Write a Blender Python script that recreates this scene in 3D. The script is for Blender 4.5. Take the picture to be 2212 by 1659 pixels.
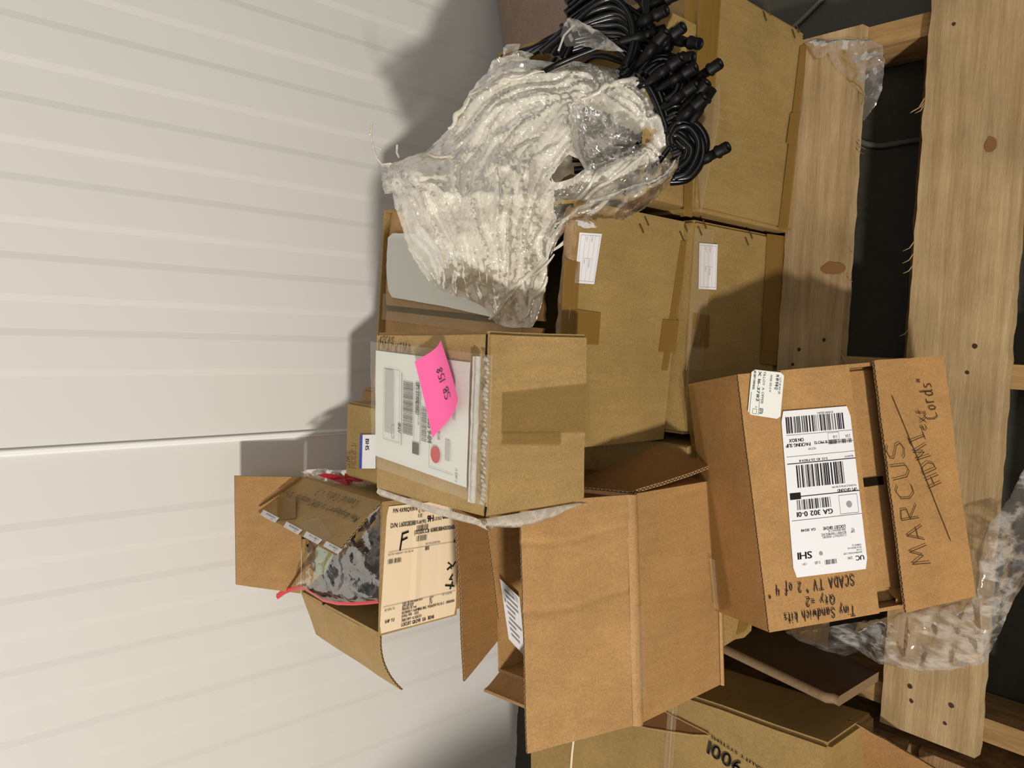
import bpy, bmesh, math, random
from mathutils import Vector, Matrix, noise, geometry
random.seed(7)
for o in list(bpy.data.objects): bpy.data.objects.remove(o)
SC = bpy.context.scene
COL = SC.collection
V = Vector
# ------------------------------------------------------------------ camera
F, CX, CY, H = 1700.0, 1106.0, 829.5, 1.44
RW = Matrix(((0.03825886, 0.99706665, 0.06628987),
             (-0.67287847, 0.07474996, -0.7359667),
             (-0.73876302, -0.01644778, 0.67376455)))
CAM = V((0, 0, H))
cd = bpy.data.cameras.new('camera'); cam = bpy.data.objects.new('camera', cd); COL.objects.link(cam)
cd.sensor_fit = 'HORIZONTAL'; cd.sensor_width = 36; cd.lens = F / 2212 * 36; cd.clip_start = 0.01
cam.matrix_world = Matrix.Translation(CAM) @ RW.to_4x4()
SC.camera = cam
# ------------------------------------------------------------------ light
KEY, FILL, AMB, EXPO = 148, 30, 0.225, 0.0
w = bpy.data.worlds.new('world'); SC.world = w; w.use_nodes = True
w.node_tree.nodes['Background'].inputs[0].default_value = (1.0, 0.985, 0.925, 1)
w.node_tree.nodes['Background'].inputs[1].default_value = AMB
def area(name, loc, target, size, power, col):
    l = bpy.data.lights.new(name, 'AREA'); l.shape = 'DISK'; l.size = size; l.energy = power; l.color = col
    o = bpy.data.objects.new(name, l); COL.objects.link(o); o.location = loc
    o.rotation_euler = (V(target) - V(loc)).to_track_quat('-Z', 'Y').to_euler(); return o
area('ceiling_lamp', (-1.85, -2.2, 2.75), (0, .9, .5), .22, KEY, (1.0, .955, .89))
area('fill_light', (.7, -1.7, 3.7), (0, .9, .4), 1.8, FILL, (1.0, .95, .9))  # added soft fill for the wall and shaded parts, not a fixture
VS = SC.view_settings
VS.view_transform = 'Standard'; VS.look = 'None'; VS.gamma = 1; VS.exposure = EXPO; VS.use_curve_mapping = False
# ------------------------------------------------------------------ maths helpers
def ray(p): return (RW @ V((p[0] - CX, -(p[1] - CY), -F))).normalized()
def W(p, pl):
    r = ray(p); return CAM + r * ((V(pl[0]) - CAM).dot(V(pl[1])) / r.dot(V(pl[1])))
def hz(z): return ((0, 0, z), (0, 0, 1))
def fy(y): return ((0, y, 0), (0, -1, 0))
def rot(yaw, tilt=0, roll=0):
    return (Matrix.Rotation(math.radians(yaw), 3, 'Z') @ Matrix.Rotation(math.radians(tilt), 3, 'X')
            @ Matrix.Rotation(math.radians(roll), 3, 'Y'))
def fbm(p, o=3): return noise.fractal(p, 1.0, 2.0, o)
# ------------------------------------------------------------------ materials
def lin(c): return tuple((x / 255 / 12.92) if x / 255 <= .04045 else ((x / 255 + .055) / 1.055) ** 2.4 for x in c) + (1,)
MATS = {}
def newmat(name):
    m = bpy.data.materials.new(name); m.use_nodes = True
    return m, m.node_tree.nodes, m.node_tree.links, m.node_tree.nodes['Principled BSDF']
def plain(name, col, rough=.6, spec=.4, metal=0, emit=None):
    if name in MATS: return MATS[name]
    m, n, l, b = newmat(name)
    b.inputs['Base Color'].default_value = lin(col); b.inputs['Roughness'].default_value = rough
    b.inputs['Specular IOR Level'].default_value = spec; b.inputs['Metallic'].default_value = metal
    nt = n.new('ShaderNodeTexNoise'); nt.inputs['Scale'].default_value = 60
    bp = n.new('ShaderNodeBump'); bp.inputs['Strength'].default_value = .05; bp.inputs['Distance'].default_value = .002
    l.new(nt.outputs[0], bp.inputs['Height']); l.new(bp.outputs[0], b.inputs['Normal'])
    MATS[name] = m; return m
def ramp(n, l, src, a, b, p0=0., p1=1.):
    r = n.new('ShaderNodeValToRGB'); r.color_ramp.elements[0].position = p0; r.color_ramp.elements[1].position = p1
    r.color_ramp.elements[0].color = a; r.color_ramp.elements[1].color = b; l.new(src, r.inputs[0]); return r.outputs[0]
def g(v): return (v, v, v, 1)
def mul(n, l, a, b, f=1., mode='MULTIPLY'):
    x = n.new('ShaderNodeMix'); x.data_type = 'RGBA'; x.blend_type = mode; x.inputs[0].default_value = f
    l.new(a, x.inputs[6]); l.new(b, x.inputs[7]); return x.outputs[2]
def noisetex(n, l, scale, stretch=(1, 1, 1), detail=4, rough=.6):
    tc = n.new('ShaderNodeTexCoord'); mp = n.new('ShaderNodeMapping'); mp.inputs['Scale'].default_value = stretch
    l.new(tc.outputs['Object'], mp.inputs[0]); t = n.new('ShaderNodeTexNoise'); t.inputs['Scale'].default_value = scale
    t.inputs['Detail'].default_value = detail; t.inputs['Roughness'].default_value = rough
    l.new(mp.outputs[0], t.inputs[0]); return t.outputs[0]
def cardboard(name, col, stretch=(1, 1, .12)):
    if name in MATS: return MATS[name]
    m, n, l, b = newmat(name)
    rgb = n.new('ShaderNodeRGB'); rgb.outputs[0].default_value = lin(col)
    c = mul(n, l, rgb.outputs[0], ramp(n, l, noisetex(n, l, 9), g(.86), g(1.1), .3, .7))
    c = mul(n, l, c, ramp(n, l, noisetex(n, l, 420, (1, 1, 1), 2), g(.86), g(1.1), .35, .65))
    c = mul(n, l, c, ramp(n, l, noisetex(n, l, 90, stretch, 3), g(.93), g(1.05), .3, .7))
    l.new(c, b.inputs['Base Color']); b.inputs['Roughness'].default_value = .62; b.inputs['Specular IOR Level'].default_value = .3
    bp = n.new('ShaderNodeBump'); bp.inputs['Strength'].default_value = .12; bp.inputs['Distance'].default_value = .004
    l.new(noisetex(n, l, 55, stretch, 4), bp.inputs['Height']); l.new(bp.outputs[0], b.inputs['Normal'])
    MATS[name] = m; return m
def flute(name, col):                       # cut edge of corrugated board: liners with a wavy core between
    if name in MATS: return MATS[name]
    m, n, l, b = newmat(name)
    uv = n.new('ShaderNodeUVMap'); sx = n.new('ShaderNodeSeparateXYZ'); l.new(uv.outputs[0], sx.inputs[0])
    def M(op, a, c=None):
        x = n.new('ShaderNodeMath'); x.operation = op
        for i, q in enumerate((a, c)):
            if q is None: continue
            if isinstance(q, (int, float)): x.inputs[i].default_value = q
            else: l.new(q, x.inputs[i])
        return x.outputs[0]
    s = M('MULTIPLY', M('SINE', M('MULTIPLY', sx.outputs[0], 2 * math.pi / .0075)), .34)
    d = M('ABSOLUTE', M('SUBTRACT', M('SUBTRACT', sx.outputs[1], .5), s))
    core = M('LESS_THAN', d, .13)
    lid = M('GREATER_THAN', M('ABSOLUTE', M('SUBTRACT', sx.outputs[1], .5)), .38)
    f = M('MAXIMUM', core, lid)
    mx = n.new('ShaderNodeMix'); mx.data_type = 'RGBA'; l.new(f, mx.inputs[0])
    mx.inputs[6].default_value = lin((40, 27, 14)); mx.inputs[7].default_value = lin(col)
    l.new(mx.outputs[2], b.inputs['Base Color']); b.inputs['Roughness'].default_value = .8
    MATS[name] = m; return m
def wood(name, col, dark, axis='X', rough=.75):
    if name in MATS: return MATS[name]
    m, n, l, b = newmat(name)
    st = (.6, 9, 9) if axis == 'X' else (9, .6, 9)
    c = ramp(n, l, noisetex(n, l, 5, st, 6, .65), lin(dark), lin(col), .32, .62)
    c = mul(n, l, c, ramp(n, l, noisetex(n, l, 6), g(.78), g(1.15), .3, .7))
    c = mul(n, l, c, ramp(n, l, noisetex(n, l, 150, st, 3), g(.85), g(1.06), .3, .7))
    l.new(c, b.inputs['Base Color']); b.inputs['Roughness'].default_value = rough; b.inputs['Specular IOR Level'].default_value = .25
    bp = n.new('ShaderNodeBump'); bp.inputs['Strength'].default_value = .35; bp.inputs['Distance'].default_value = .003
    l.new(noisetex(n, l, 30, st, 5), bp.inputs['Height']); l.new(bp.outputs[0], b.inputs['Normal'])
    MATS[name] = m; return m
def film(name, col, alpha, white=.7, scale=14, rough=.16, amp=.35, bump=.5, fine=90, stretch=(1, 1, 1), gl_=.7):
    if name in MATS: return MATS[name]
    m, n, l, b = newmat(name); n.remove(b); out = n['Material Output']
    df = n.new('ShaderNodeBsdfDiffuse'); df.inputs[0].default_value = lin(col)
    tl = n.new('ShaderNodeBsdfTranslucent'); tl.inputs[0].default_value = lin(col)
    gl = n.new('ShaderNodeBsdfGlossy'); gl.inputs['Roughness'].default_value = rough; gl.inputs[0].default_value = (1, 1, 1, 1)
    tr = n.new('ShaderNodeBsdfTransparent')
    bp = n.new('ShaderNodeBump'); bp.inputs['Strength'].default_value = bump; bp.inputs['Distance'].default_value = .006
    bp2 = n.new('ShaderNodeBump'); bp2.inputs['Strength'].default_value = bump; bp2.inputs['Distance'].default_value = .0022
    l.new(noisetex(n, l, scale * 2.2, stretch, 3, .5), bp.inputs['Height']); l.new(noisetex(n, l, fine, stretch, 2, .5), bp2.inputs['Height'])
    l.new(bp.outputs[0], bp2.inputs['Normal'])
    for s in (df, tl, gl): l.new(bp2.outputs[0], s.inputs['Normal'])
    a = n.new('ShaderNodeMixShader'); a.inputs[0].default_value = .45; l.new(df.outputs[0], a.inputs[1]); l.new(tl.outputs[0], a.inputs[2])
    fr = n.new('ShaderNodeFresnel'); fr.inputs[0].default_value = 1.5; l.new(bp2.outputs[0], fr.inputs[1])
    wv = n.new('ShaderNodeTexNoise'); wv.inputs['Roughness'].default_value = .62
    tc = n.new('ShaderNodeTexCoord'); mp = n.new('ShaderNodeMapping'); mp.inputs['Scale'].default_value = stretch
    l.new(tc.outputs['Object'], mp.inputs[0]); l.new(mp.outputs[0], wv.inputs[0]); wv.inputs['Scale'].default_value = scale; wv.inputs['Detail'].default_value = 4
    sb = n.new('ShaderNodeMath'); sb.operation = 'SUBTRACT'; l.new(wv.outputs[0], sb.inputs[0]); sb.inputs[1].default_value = .5
    ab = n.new('ShaderNodeMath'); ab.operation = 'ABSOLUTE'; l.new(sb.outputs[0], ab.inputs[0])
    rr = ramp(n, l, ab.outputs[0], g(min(1, alpha + amp)), g(alpha), 0, .075)
    t = n.new('ShaderNodeMixShader'); l.new(rr, t.inputs[0]); l.new(tr.outputs[0], t.inputs[1]); l.new(a.outputs[0], t.inputs[2])
    fm = n.new('ShaderNodeMath'); fm.operation = 'MULTIPLY_ADD'; l.new(fr.outputs[0], fm.inputs[0]); fm.inputs[1].default_value = gl_; fm.inputs[2].default_value = .012
    q = n.new('ShaderNodeMixShader'); l.new(fm.outputs[0], q.inputs[0]); l.new(t.outputs[0], q.inputs[1]); l.new(gl.outputs[0], q.inputs[2])
    l.new(q.outputs[0], out.inputs[0]); MATS[name] = m; return m
def tapemat(name, col, alpha, rough=.22):
    if name in MATS: return MATS[name]
    m, n, l, b = newmat(name)
    b.inputs['Base Color'].default_value = lin(col); b.inputs['Roughness'].default_value = rough; b.inputs['Alpha'].default_value = alpha
    bp = n.new('ShaderNodeBump'); bp.inputs['Strength'].default_value = .25; bp.inputs['Distance'].default_value = .002
    l.new(noisetex(n, l, 25, (1, 1, 1), 4), bp.inputs['Height']); l.new(bp.outputs[0], b.inputs['Normal'])
    MATS[name] = m; return m
OLIVE = cardboard('olive_cardboard', (152, 125, 75))
TAN = cardboard('tan_cardboard', (168, 129, 80))
WARM = cardboard('warm_cardboard', (172, 130, 80))
PALE = cardboard('pale_cardboard', (168, 138, 88))
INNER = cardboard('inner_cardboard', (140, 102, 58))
EDGE_T = flute('tan_flute', (184, 142, 92)); EDGE_O = flute('olive_flute', (168, 138, 88))
TAPE = tapemat('brown_tape', (142, 108, 50), .62); CLEAR = tapemat('clear_tape', (196, 176, 140), .15, .12)
INK = plain('black_ink', (22, 20, 22), .5); MARKER = plain('marker_ink', (30, 22, 24), .5); BIRO = plain('brown_ink', (62, 42, 20), .6)
GREYINK = plain('grey_ink', (150, 150, 148), .6); PAPER = plain('white_paper', (232, 230, 230), .5); BLACK = plain('black_plastic', (9, 9, 10), .5, .22)
CREAM = plain('cream_paper', (240, 218, 184), .55); DARK = plain('dark_slot', (30, 20, 10), .9, .1)
# ------------------------------------------------------------------ mesh helpers
ORG = {}
class MB:
    def __init__(s): s.v = []; s.f = []; s.m = []; s.uv = {}
    def poly(s, pts, mi=0, uv=None):
        b = len(s.v); s.v += [V(p) for p in pts]; s.f.append(tuple(range(b, b + len(pts)))); s.m.append(mi)
        if uv: s.uv[len(s.f) - 1] = uv
    def grid(s, P, mi=0, flip=False, closeu=False):
        b = len(s.v); R, C = len(P), len(P[0])
        for r in P: s.v += [V(p) for p in r]
        for i in range(R - 1):
            for j in range(C if closeu else C - 1):
                j2 = (j + 1) % C
                f = (b + i * C + j, b + i * C + j2, b + (i + 1) * C + j2, b + (i + 1) * C + j)
                s.f.append(f[::-1] if flip else f); s.m.append(mi)
    def box(s, o, R, d, mi=0):
        o = V(o); c = [o + R @ V((i * d[0], j * d[1], k * d[2])) for k in (0, 1) for j in (0, 1) for i in (0, 1)]
        for f in ((0, 2, 3, 1), (4, 5, 7, 6), (0, 1, 5, 4), (2, 6, 7, 3), (0, 4, 6, 2), (1, 3, 7, 5)): s.poly([c[i] for i in f], mi)
    def tube(s, pts, r, n=8, mi=0, cap=True):
        pts = [V(p) for p in pts]; up = V((0, 0, 1)); rings = []
        for i, p in enumerate(pts):
            t = (pts[min(i + 1, len(pts) - 1)] - pts[max(i - 1, 0)]).normalized()
            a = t.cross(up)
            if a.length < .1: a = t.cross(V((1, 0, 0)))
            a.normalize(); b = t.cross(a).normalized(); rr = r[i] if isinstance(r, (list, tuple)) else r
            rings.append([p + (a * math.cos(q) + b * math.sin(q)) * rr for q in [2 * math.pi * k / n for k in range(n)]]); up = b.cross(t) if False else up
        s.grid(rings, mi, closeu=True)
        if cap: s.poly(rings[0], mi); s.poly(rings[-1][::-1], mi)
    def build(s, name, mats, parent=None, smooth=False, origin=None):
        me = bpy.data.meshes.new(name)
        if parent is not None: org = ORG[parent.name]
        elif origin is not None: org = V(origin)
        else:
            n = len(s.v); org = V((sum(p.x for p in s.v) / n, sum(p.y for p in s.v) / n, min(p.z for p in s.v)))
        me.from_pydata([p - org for p in s.v], [], s.f)
        if not isinstance(mats, (list, tuple)): mats = [mats]
        for q in mats: me.materials.append(q)
        for p, mi in zip(me.polygons, s.m): p.material_index = mi; p.use_smooth = smooth
        if s.uv:
            ul = me.uv_layers.new(name='UVMap')
            for fi, uv in s.uv.items():
                for li, c in zip(me.polygons[fi].loop_indices, uv): ul.data[li].uv = c
        me.update()
        o = bpy.data.objects.new(name, me); COL.objects.link(o)
        if parent is not None: o.parent = parent
        else: o.location = org
        ORG[o.name] = org; return o
def thing(name, loc, label, cat, group=None):
    o = bpy.data.objects.new(name, None); COL.objects.link(o); o.location = V(loc); o.empty_display_size = .05
    ORG[o.name] = V(loc); o['label'] = label; o['category'] = cat
    if group: o['group'] = group
    return o
def tag(o, label, cat, group=None, kind=None):
    o['label'] = label; o['category'] = cat
    if group: o['group'] = group
    if kind: o['kind'] = kind
    return o
def struct(o): o['kind'] = 'structure'; return o
def bil(q, s, t): return (q[0] * (1 - s) + q[1] * s) * (1 - t) + (q[3] * (1 - s) + q[2] * s) * t
def nrm(q): return (q[1] - q[0]).cross(q[3] - q[0]).normalized()
def panel(name, q, th, mats, parent, nx=14, ny=8, wav=.0015, bend=0, seed=0, rough_edge=0, smooth=True, crease=()):
    """board bounded by quad q, th thick away from its normal, cut edges fluted"""
    q = [V(p) for p in q]; n = nrm(q); mb = MB(); A = []; B = []; th = abs(th)
    if n.dot(CAM - bil(q, .5, .5)) < 0: n = -n
    for j in range(ny + 1):
        ra = []; rb = []
        for i in range(nx + 1):
            s, t = i / nx, j / ny; p = bil(q, s, t)
            e = noise.noise(p * 9 + V((seed, 0, 0))) * wav * 2 + noise.noise(p * 30) * wav * .5 + bend * (4 * s * (1 - s)) * t - sum(.0022 * math.exp(-((s + .02 * math.sin(t * 5) - c_) / .012) ** 2) for c_ in crease)
            jt = V((0, 0, 0))
            if rough_edge and (i in (0, nx) or j in (0, ny)): jt = (bil(q, .5, .5) - p).normalized() * abs(noise.noise(p * 160)) * rough_edge
            ra.append(p + n * e + jt); rb.append(p + n * (e - th) + jt)
        A.append(ra); B.append(rb)
    mb.grid(A, 0, flip=False); mb.grid(B, 1, flip=True)
    def side(a, b):
        L = 0
        for k in range(len(a) - 1):
            d = (a[k + 1] - a[k]).length
            mb.poly([a[k], a[k + 1], b[k + 1], b[k]], 2, [(L, 0), (L + d, 0), (L + d, 1), (L, 1)]); L += d
    side(A[0], B[0]); side(A[-1], B[-1]); side([r[0] for r in A], [r[0] for r in B]); side([r[-1] for r in A], [r[-1] for r in B])
    return mb.build(name, mats, parent, smooth)
def solid(name, o, R, d, mat, parent, bev=.004, wav=.0012, sub=7):
    """closed carton: rounded cuboid with slightly uneven faces"""
    bm = bmesh.new(); bmesh.ops.create_cube(bm, size=1)
    for v in bm.verts: v.co = V(((v.co.x + .5) * d[0], (v.co.y + .5) * d[1], (v.co.z + .5) * d[2]))
    bmesh.ops.bevel(bm, geom=bm.edges[:], offset=bev, segments=2, affect='EDGES')
    for ax in range(3):
        for k in range(1, sub):
            c = V((0, 0, 0)); c[ax] = d[ax] * k / sub; nn = V((0, 0, 0)); nn[ax] = 1
            bmesh.ops.bisect_plane(bm, geom=bm.verts[:] + bm.edges[:] + bm.faces[:], plane_co=c, plane_no=nn)
    o = V(o); org = ORG[parent.name]; ctr = V(d) * .5
    for v in bm.verts:
        p = o + R @ v.co; dr = (R @ (v.co - ctr)).normalized()
        v.co = p + dr * (noise.noise(p * 7) * wav * 1.6 - wav * .8) - org
    bmesh.ops.recalc_face_normals(bm, faces=bm.faces[:])
    me = bpy.data.meshes.new(name); bm.to_mesh(me); bm.free(); me.materials.append(mat)
    ob = bpy.data.objects.new(name, me); COL.objects.link(ob); ob.parent = parent; ORG[ob.name] = org; return ob
def openbox(name, o, R, d, mats, parent, t=.005):
    mb = MB(); o = V(o); X, Y, Z = d
    T = lambda x, y, z: o + R @ V((x, y, z))
    mb.box(o, R, (X, t, Z)); mb.box(T(0, Y - t, 0), R, (X, t, Z)); mb.box(T(0, t, 0), R, (t, Y - 2 * t, Z)); mb.box(T(X - t, t, 0), R, (t, Y - 2 * t, Z))
    mb.box(T(t, t, 0), R, (X - 2 * t, Y - 2 * t, t)); return mb.build(name, mats, parent)
def decal(name, q, mat, parent, off=.0007, nx=6, ny=6, lift=None, rnd=0, th=.0004):
    """thin sheet stuck on a face; q = TL,TR,BR,BL as read, normal toward the viewer"""
    q = [V(p) for p in q]; n = -nrm(q); mb = MB(); A = []; B = []
    if n.dot(CAM - q[0]) < 0: n = -n
    w_, h_ = (q[1] - q[0]).length, (q[3] - q[0]).length
    for j in range(ny + 1):
        ra = []; rb = []
        for i in range(nx + 1):
            s, t = i / nx, j / ny
            if rnd:
                rs, rt = rnd / w_, rnd / h_
                if j in (0, ny): s = min(max(s, rs), 1 - rs)
                if i in (0, nx): t = min(max(t, rt), 1 - rt) if j not in (0, ny) else t
            e = lift(s, t) if lift else 0
            p = bil(q, s, t); ra.append(p + n * (off + e + th)); rb.append(p + n * (off + e))
        A.append(ra); B.append(rb)
    mb.grid(A, 0, True); mb.grid(B, 0)
    for a, b in ((A[0], B[0]), (A[-1], B[-1]), ([r[0] for r in A], [r[0] for r in B]), ([r[-1] for r in A], [r[-1] for r in B])): mb.grid([a, b])
    return mb.build(name, mat, parent, smooth=False)
# ------------------------------------------------------------------ lettering
GL = {}
def glyphs():
    tmp = []
    for ch in sorted(set("ABCDEFGHIJKLMNOPQRSTUVWXYZabcdefghijklmnopqrstuvwxyz0123456789/:.,#()-&")):
        c = bpy.data.curves.new('t', 'FONT'); c.body = ch; c.size = 1; c.resolution_u = 3
        o = bpy.data.objects.new('t', c); COL.objects.link(o); tmp.append((ch, o))
    bpy.context.view_layer.update(); dg = bpy.context.evaluated_depsgraph_get()
    for ch, o in tmp:
        me = o.evaluated_get(dg).to_mesh()
        vs = [(v.co.x, v.co.y) for v in me.vertices]; fs = [tuple(p.vertices) for p in me.polygons]
        GL[ch] = (vs, fs, min(v[0] for v in vs), max(v[0] for v in vs)); o.evaluated_get(dg).to_mesh_clear()
    for ch, o in tmp:
        c = o.data; bpy.data.objects.remove(o); bpy.data.curves.remove(c)
glyphs()
class Ink:
    """flat ink marks in metres on a quad (x right, y down from its top left, as read)"""
    def __init__(s, q, off=.0013):
        s.q = [V(p) for p in q]; n = -nrm(s.q); s.n = n if n.dot(CAM - s.q[0]) > 0 else -n
        s.w = (s.q[1] - s.q[0]).length; s.h = (s.q[3] - s.q[0]).length; s.off = off; s.mb = MB(); s.lift = None
    def P(s, x, y):
        a, b = x / s.w, y / s.h; return bil(s.q, a, b) + s.n * (s.off + (s.lift(a, b) if s.lift else 0))
    def rect(s, x, y, w_, h_): s.mb.poly([s.P(x, y), s.P(x + w_, y), s.P(x + w_, y + h_), s.P(x, y + h_)])
    def frame(s, x, y, w_, h_, t=.0006):
        s.rect(x, y, w_, t); s.rect(x, y + h_ - t, w_, t); s.rect(x, y, t, h_); s.rect(x + w_ - t, y, t, h_)
    def text(s, x, y, hgt, st, cx=.8, slope=0, bold=0):
        """y = baseline, hgt = capital height"""
        k = hgt / .7; X = x
        for ch in st:
            if ch == ' ': X += .32 * k * cx; continue
            if ch not in GL: continue
            vs, fs, a, b = GL[ch]
            for dx in ((0, bold) if bold else (0,)):
                bb = len(s.mb.v); s.mb.v += [s.P(X + dx + (vx - a) * k * cx, y - vy * k + (X - x) * slope) for vx, vy in vs]
                for f in fs: s.mb.f.append(tuple(bb + i for i in f)); s.mb.m.append(0)
            X += (b - a) * k * cx + .09 * k * cx
        return X
    def fit(s, x0, x1, y, hh, st, bold=0):
        '''text from x0 to x1, baseline y, capitals hh, all as fractions of the quad'''
        n0, n1, n2 = len(s.mb.v), len(s.mb.f), len(s.mb.m); X = s.text(0, 0, hh * s.h, st, 1, 0, 0)
        del s.mb.v[n0:], s.mb.f[n1:], s.mb.m[n2:]; s.text(x0 * s.w, y * s.h, hh * s.h, st, (x1 - x0) * s.w / X, 0, bold)
    def bars(s, x, y, w_, h_, n=40, seed=1, vert=False):
        r = random.Random(seed); ws = [r.choice((1, 1, 2, 3)) for _ in range(2 * n)]; T = sum(ws); p = 0
        for i, q in enumerate(ws):
            if i % 2 == 0:
                if vert: s.rect(x, y + p / T * h_, w_, q / T * h_)
                else: s.rect(x + p / T * w_, y, q / T * w_, h_)
            p += q
    def stroke(s, pts, t):
        for a, b in zip(pts, pts[1:]):
            dx, dy = b[0] - a[0], b[1] - a[1]; L = math.hypot(dx, dy) or 1e-6; ux, uy = dx / L, dy / L; nx, ny = -uy * t / 2, ux * t / 2
            e = t * .3; a2 = (a[0] - ux * e, a[1] - uy * e); b2 = (b[0] + ux * e, b[1] + uy * e)
            s.mb.poly([s.P(a2[0] + nx, a2[1] + ny), s.P(b2[0] + nx, b2[1] + ny), s.P(b2[0] - nx, b2[1] - ny), s.P(a2[0] - nx, a2[1] - ny)])
    def hand(s, x, y, hgt, st, t=.0012, cx=1., slope=0, slant=.12, gap=.25):
        X = x; r = random.Random(len(st))
        for ch in st:
            if ch == ' ': X += .55 * hgt * cx; continue
            gl = HAND.get(ch)
            if not gl: continue
            mw = 0; dy = r.uniform(-.05, .05) * hgt; sc = r.uniform(.93, 1.07)
            for line in gl:
                pts = []
                for px, py in line:
                    mw = max(mw, px); xx = X + (px + slant * py) * hgt * cx * sc; pts.append((xx, y - py * hgt * sc + dy + (xx - x) * slope))
                s.stroke(pts, t)
            X += (mw + gap) * hgt * cx
        return X
    def done(s, name, mat, parent): return s.mb.build(name, mat, parent)
def H_(t):
    out = []
    for ln in t.split('|'):
        c = [int(k) for k in ln.replace(' ', '')]; out.append([(c[i] / 9, c[i + 1] / 9) for i in range(0, len(c), 2)])
    return out
HAND = {k: H_(v) for k, v in {
 'T': '0969|3930', 'i': '1611|1819', 'n': '0600|035646515 0'.replace(' ', ''), 'y': '0623|46230', 'S': '58391907345423100 1'.replace(' ', ''), 'a': '455614035040 5550'.replace(' ', '')[:12] + '',
 'd': '4903', 'w': '', 'c': '45160311041', 'h': '', 'k': '', 't': '', 's': '', 'Q': ''}.items() if False} if False else {}
def GLY(s): return [[(float(a.split(',')[0]), float(a.split(',')[1])) for a in ln.split()] for ln in s.split('|')]
_h = {
 'T': '0,1 .7,1|.35,1 .33,0', 'i': '.1,.6 .1,0|.1,.82 .12,.88', 'n': '.02,.6 .02,0|.02,.4 .2,.6 .36,.5 .38,0', 'y': '.02,.6 .2,.2|.42,.6 .05,-.4',
 'S': '.55,.88 .35,1 .1,.9 .05,.7 .25,.55 .5,.4 .55,.18 .35,0 .08,.06 .0,.2', 'a': '.38,.55 .18,.6 .02,.35 .05,.08 .2,0 .36,.2 .4,.6 .38,.1 .46,0',
 'd': '.38,.55 .18,.6 .02,.35 .05,.08 .2,0 .36,.2 .42,1 .38,.1 .46,0', 'w': '0,.6 .12,0 .25,.45 .4,0 .52,.6', 'c': '.36,.5 .2,.6 .04,.4 .04,.12 .2,0 .38,.1',
 'h': '.02,1 .02,0|.02,.4 .2,.58 .36,.45 .38,0', 'k': '.05,1 .02,0|.36,.6 .04,.28 .38,0', 't': '.18,.95 .15,.08 .3,0|0,.62 .36,.64', 's': '.3,.55 .1,.58 .04,.42 .26,.28 .28,.08 .02,.02',
 'Q': '.3,1 .06,.8 .03,.3 .22,0 .5,.1 .62,.5 .52,.9 .3,1|.35,.35 .7,-.05', '=': '.02,.55 .42,.57|.02,.3 .42,.32', '2': '.05,.78 .2,1 .42,.9 .4,.6 .03,.02 .5,.05',
 'C': '.55,.85 .35,1 .08,.8 .03,.3 .2,.02 .5,.08', 'A': '0,0 .28,1 .55,0|.08,.35 .5,.38', 'D': '.05,1 .04,0 .35,.05 .55,.4 .45,.85 .05,1', 'V': '0,1 .22,0 .5,1', '"': '.05,1.05 .02,.82|.2,1.05 .17,.82',
 'o': '.2,.58 .03,.4 .05,.08 .22,0 .38,.2 .35,.5 .2,.58', 'f': '.42,.9 .25,1 .18,.8 .14,-.25|0,.55 .38,.58', '4': '.1,1 .04,.5 .5,.52|.42,.98 .36,0', 'M': '0,0 .1,1 .32,.3 .55,1 .66,0',
 'R': '.05,0 .08,1 .45,.92 .45,.6 .08,.5 .55,0', 'U': '.02,1 .05,.2 .25,0 .48,.15 .52,1', 'H': '.02,1 .0,0|.5,1 .48,0|0,.5 .5,.52', 'I': '0,1 .4,1|.2,1 .18,0|0,0 .4,0', 'e': '.04,.3 .36,.38 .28,.6 .08,.5 .03,.15 .2,0 .4,.12',
 'x': '0,.6 .36,0|.36,.6 0,0', 'r': '.03,.6 .03,0|.03,.4 .2,.6 .34,.55', 'l': '.08,1 .05,0', '7': '.02,1 .48,1 .15,0|.1,.5 .42,.52', 'p': '.05,.6 0,-.4|.04,.45 .25,.6 .4,.4 .3,.05 .05,.05', 'L': '.05,1 .03,0 .48,.02',
 'm': '0,.6 0,0|0,.4 .15,.6 .25,.45 .25,0|.25,.4 .42,.6 .5,.45 .52,0', 'b': '.05,1 .02,0 .3,0 .4,.3 .25,.55 .04,.45', '1': '.15,1 .12,0', '5': '.5,1 .12,1 .08,.6 .35,.62 .48,.35 .35,.03 .02,.05',
 '8': '.3,.52 .08,.75 .25,1 .45,.8 .3,.52 .03,.25 .22,0 .48,.22 .3,.52', 'B': '.05,0 .06,1 .4,.92 .4,.6 .08,.52 .5,.4 .45,.08 .05,0', 'F': '.55,1 .08,.92 .0,-.1|.04,.5 .5,.62', 'K': '.05,1 .02,0|.5,1 .06,.45 .5,0',
 'g': '.38,.5 .2,.6 .03,.4 .1,.1 .36,.25 .4,.58 .35,-.3 .05,-.3', 'u': '.02,.6 .05,.1 .22,0 .38,.2 .4,.6 .4,0', 'v': '0,.6 .18,0 .36,.6', 'z': '0,.6 .36,.6 0,0 .38,0', 'N': '0,0 .03,1 .45,0 .5,1', 'P': '.05,0 .08,1 .45,.9 .42,.55 .06,.5', 'G': '.55,.85 .3,1 .05,.7 .08,.15 .35,0 .52,.2 .52,.45 .32,.45'}
HAND = {k: GLY(v) for k, v in _h.items()}
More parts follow.
